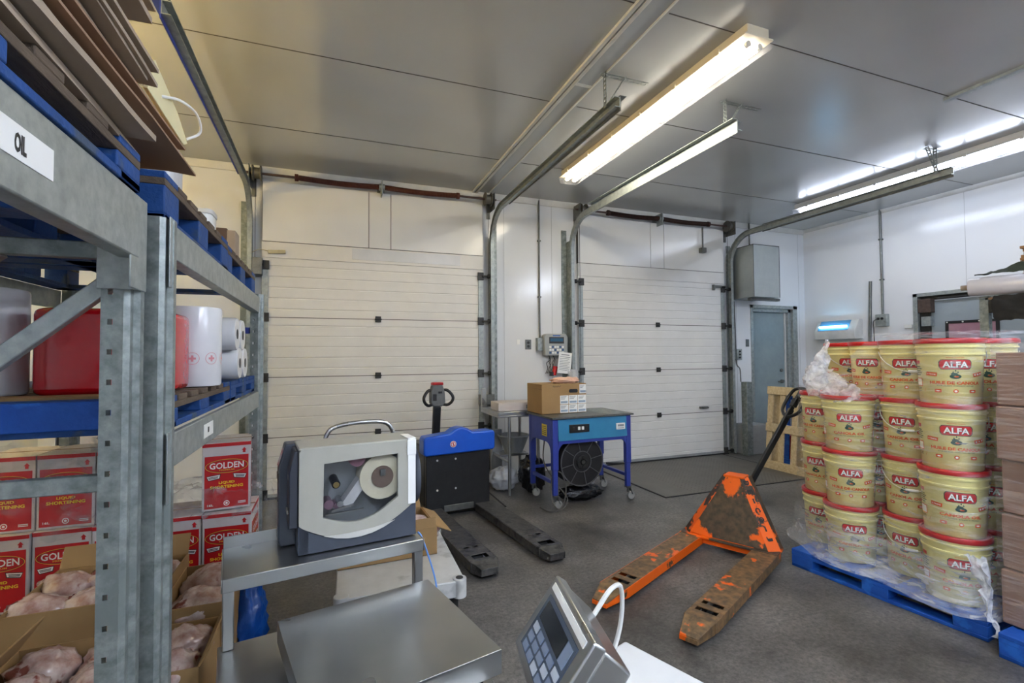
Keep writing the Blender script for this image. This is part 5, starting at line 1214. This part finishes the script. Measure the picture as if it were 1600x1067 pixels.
MB().prism([(L_*t, .105-.085*math.sin(PI*t)**.9+.03*t+(.0)) for t in [i/10 for i in range(2, 9)]]+[(L_*t, .105-.085*math.sin(PI*t)**.9+.03*t+.022*math.sin(PI*(t-.2)/.6)) for t in [i/10 for i in range(8, 1, -1)]], -.009, -.005, 'y').build('cover_highlight', mat('pale_cover', '#c3c3bd', rough=.35), PR)
MB().box(.06, L_-.05, .10, .12, .012, H_-.03).build('inner_plate', mat('inner_grey', '#a3a8ab', '#95999d', 10, .4), PR)
b = MB().tube([(.31, .10, .245), (.31, .022, .245)], [.088, .088], 40); md = b.build('label_roll', mat('roll_cream', '#d9d3ba', '#cec8ae', 30, .6), PR)
MB().tube([(.31, .05, .245), (.31, .018, .245)], [.043, .043], 30).build('roll_core', mat('core_brown', '#6e5a4d', rough=.7), md)
MB().box(.30, .32, .012, .03, .25, .275).build('supply_guide', steel, md)
MB().add([(.155, .03, .155), (.255, .03, .29), (.27, .03, .25), (.19, .03, .14), (.155, .09, .155), (.255, .09, .29), (.27, .09, .25), (.19, .09, .14)], [(0, 1, 2, 3), (7, 6, 5, 4), (0, 4, 5, 1), (1, 5, 6, 2), (2, 6, 7, 3), (3, 7, 4, 0)]).build('label_web', mat('web_grey', '#c8c9c9', rough=.5), PR)
MB().cyl((.135, .1, .245), (.135, .022, .235), .016, 18).build('spindle', black, PR, bevel=.002); MB().cyl((.135, .022, .235), (.135, .018, .235), .011, 14).build('spindle_cap', mat('brass', '#b39a63', rough=.3, metal=.8), PR)
b = MB().cyl((.215, .1, .325), (.215, .03, .325), .032, 24); b.build('ribbon_spool', mat('ribbon_pink', '#a97a86', '#95666f', 10, .5), PR)
b = MB().cyl((.11, .1, .16), (.11, .03, .16), .018, 18); b.cyl((.14, .1, .15), (.14, .035, .15), .012, 16); b.build('print_rollers', mat('roller_mauve', '#7d5f6e', rough=.5), PR)
b = MB().cyl((.15, .09, .165), (.15, .02, .16), .012, 14); b.bar((.12, .03, .135), (.2, .03, .15), .01, .008); b.bar((.10, .04, .12), (.24, .04, .125), .008, .005); b.build('print_head_lever', stain, PR)
# front (left end): control column and media door column
b = MB().prism([(-.058, .018), (-.058, .30), (-.035, H_+.002), (.03, H_+.002), (.03, 0), (-.05, 0)], .125, W_+.005, 'y'); fc = b.build('control_column', grey_d, PR, bevel=.006)
MB().add([(-.0595, .135, .30), (-.0595, W_-.005, .30), (-.038, W_-.005, .375), (-.038, .135, .375)], [(0, 1, 2, 3)]).build('display', mat('lcd_grey', '#8d9496', rough=.15), fc, flip=False)
b = MB().box(-.0605, -.058, .14, W_-.01, .25, .275); b.box(-.0605, -.058, .14, W_-.01, .17, .175); b.build('buttons', black, fc)
b = MB().prism([(-.03, .10), (-.03, .30), (-.012, H_-.006), (.0, H_-.006), (.0, .10)], .002, .115, 'y'); md = b.build('media_door', mat('slate_dark', '#2f333c', '#383c46', 12, .35), PR, bevel=.004)
b = MB()
for k in range(4): b.box(-.0312, -.030, .035+k*.009, .041+k*.009, .27, .285)
b.build('model_mark', mat('faint_grey_mark', '#8c8f92'), md)
MB().box(-.036, -.03, .02, .07, .15, .165).build('peel_bar', stain, md, bevel=.002)
MB().box(.0, .04, .0, .12, 0, .10).build('front_foot', grey_d, PR, bevel=.005)
b = MB().cyl((L_-.03, W_-.03, .22), (L_-.03, W_-.02, .22), .11, 40); 
b = MB().lathe([(.0001, 0), (.08, 0), (.105, .006), (.115, .02), (.115, .03)], 40); dk = b.build('rear_media_cover', grey_d, PR, angle=60); dk.rotation_euler = (0, PI/2, 0); dk.location = (L_-.004, .115, .215); dk.scale = (1, .75, 1.2)
b = MB().box(L_-.035, L_-.004, -.0095, -.0065, .13, H_+.004); b.box(L_-.036, L_-.003, -.0095, .10, H_+.004, H_+.008); b.box(L_-.038, L_-.002, -.011, -.009, H_-.06, H_-.0)
o = b.build('paper_strip', white_print, PR, bevel=.001)
tag(MB().tube(smooth([(.345, 2.02, .704), (.36, 2.0, .68), (.40, 1.98, .55), (.41, 1.96, .48), (.405, 1.93, .40), (.40, 1.92, .10), (.38, 1.95, .008), (.3, 2.1, .008)]), .0035, 8).build('blue_cord', mat('cord_blue', '#5f8fd0', rough=.4)), 'thin blue cord hanging from the right end of the printer shelf', 'cord')

SC = thing('platform_scale', 'square stainless platform scale in the foreground', 'scale', (-.038, 1.229, .466), 12.5)
b = MB().box(0, .52, 0, .527, .106, .114); b.box(0, .52, 0, .003, .045, .112); b.box(0, .52, .524, .527, .045, .112); b.box(0, .003, 0, .527, .045, .112); b.box(.517, .52, 0, .527, .045, .112); b.build('weighing_pan', stain, SC, bevel=.006, seg=3)
MB().box(.04, .48, .04, .487, .035, .10).build('load_frame', dark_steel, SC, bevel=.004)
for x in (.06, .46):
    for y in (.06, .467): MB().lathe([(.028, 0), (.028, .015), (.014, .02), (.014, .04)], 18, (x, y, 0)).build('rubber_foot', rubber, SC)

# low white table and tilted indicator
WT = thing('white_side_table', 'white topped low table at the bottom edge of the picture', 'table', (.785, 1.19, 0), 20.5)
MB().box(-.33, 0, -.65, 0, .59, .62).build('table_top', mat('white_board', '#d3d6d8', '#c8cbcd', 6, .4), WT, bevel=.006)
for x in (-.30, -.03):
    for y in (-.62, -.03): MB().box(x-.015, x+.015, y-.015, y+.015, 0, .59).build('leg', stain, WT)
A = Vector((.494, 1.025, .92)); B = Vector((.439, .76, .92)); tv = (B-A).normalized(); nv = Vector((-.979, .203, 0)); nv = (nv-tv*nv.dot(tv)).normalized()
th = math.radians(55); cv = nv*math.cos(th)-Vector((0, 0, 1))*math.sin(th); ev = -nv*math.sin(th)-Vector((0, 0, 1))*math.cos(th)
IN = thing('scale_indicator', 'stainless scale indicator with dark display tilted towards the left', 'scale display', (.46, .9, .62))
off = Vector((.46, .9, .62))
def ip(x, y, z): return A+tv*x+cv*y+ev*z-off     # x along the top edge, y down the face, z depth
wI, hI, dI = (B-A).length, .175, .105
def ibox(b, x0, x1, y0, y1, z0, z1, tz=0):
    b.add([ip(x0, y0, z0), ip(x1, y0, z0), ip(x1, y1, z0), ip(x0, y1, z0), ip(x0+tz, y0+tz, z1), ip(x1-tz, y0+tz, z1), ip(x1-tz, y1-tz, z1), ip(x0+tz, y1-tz, z1)], [(0, 3, 2, 1), (4, 5, 6, 7), (0, 1, 5, 4), (1, 2, 6, 5), (2, 3, 7, 6), (3, 0, 4, 7)])
b = MB(); ibox(b, 0, wI, 0, hI, 0, .03); ibox(b, .006, wI-.006, .006, hI-.006, .03, dI, .012); b.build('housing', stain, IN, bevel=.005)
b = MB(); ibox(b, .03, wI-.03, .035, hI-.02, -.0015, 0); kp = b.build('front_panel', mat('panel_slate', '#4a5666', '#434e5d', 8, .4), IN)
b = MB(); ibox(b, .045, wI-.075, .045, .085, -.003, -.0015); b.build('display', mat('lcd_dark', '#23272b', rough=.12), IN)
b = MB(); ibox(b, .02, wI-.02, .012, .026, -.002, 0); b.build('name_strip', white_print, IN)
for i in range(5):
    for j in range(3):
        b = MB(); x = .045+i*.040; y = .094+j*.021; ibox(b, x, x+.030, y, y+.015, -.0035, -.0015); b.build('key', mat('key_blue_grey', '#7f8ea6', rough=.4) if (i+j) % 4 else mat('key_pale', '#b9c2cd', rough=.4), IN)
b = MB(); ibox(b, wI-.07, wI-.04, .045, .085, -.003, -.0015); b.build('key', mat('key_blue_grey', '#7f8ea6'), IN)
b = MB(); 
for x in (.02, wI-.02):
    p = ip(x, hI*.6, dI*.7); b.bar(p, (p.x+.02, p.y, .002), .03, .008)
b.bar((ip(0, hI*.6, dI*.7).x+.02, ip(0, hI*.6, dI*.7).y, .004), (ip(wI, hI*.6, dI*.7).x+.02, ip(wI, hI*.6, dI*.7).y, .004), .12, .006); b.build('bracket', stain, IN, bevel=.002)
b = MB().tube(smooth([ip(.05, .02, .10), ip(.03, -.045, .115), ip(-.01, -.05, .16), ip(-.03, .03, .22), ip(-.02, .15, .25)]), .0055, 8); b.build('cable', trimw, IN)

# low white scale with a carton of meat
LS = thing('floor_scale', 'low white floor scale behind the stainless stand', 'scale', (.03, 2.35, 0), -2)
lm = mat('scale_white', '#b9bab7', '#c8c9c6', 14, .45, c3='#a6a7a4', s3=6)
MB().box(0, .60, 0, .75, .25, .33).build('platform', lm, LS, bevel=.006)
for (x, y) in ((.575, .025), (.025, .025), (.575, .725), (.025, .725)): MB().cyl((x, y, .245), (x, y, .335), .034, 20).build('corner_cap', lm, LS, bevel=.003)
b = MB()
for (x, y) in ((.575, .025),): b.cyl((x, y, .335), (x, y, .338), .018, 16)
b.build('cap_screw', dark_steel, LS)
for (x, y) in ((.55, .06), (.06, .06), (.55, .69), (.06, .69)): MB().cyl((x, y, 0), (x, y, .25), .025, 14).build('leg', rubber, LS)
open_carton('open carton of meat on the low white floor scale', (.045, 2.66, .332), 3, .52, .38, .15, (('r', .09, -25), ('b', .08, 50), ('f', .05, 100)))
for i in range(3): meat('pink piece of meat in the carton on the floor scale', (.13+.17*i, 2.86, .43), (.095, .14, .06), 31+i*5, 'meat in the carton on the floor scale')
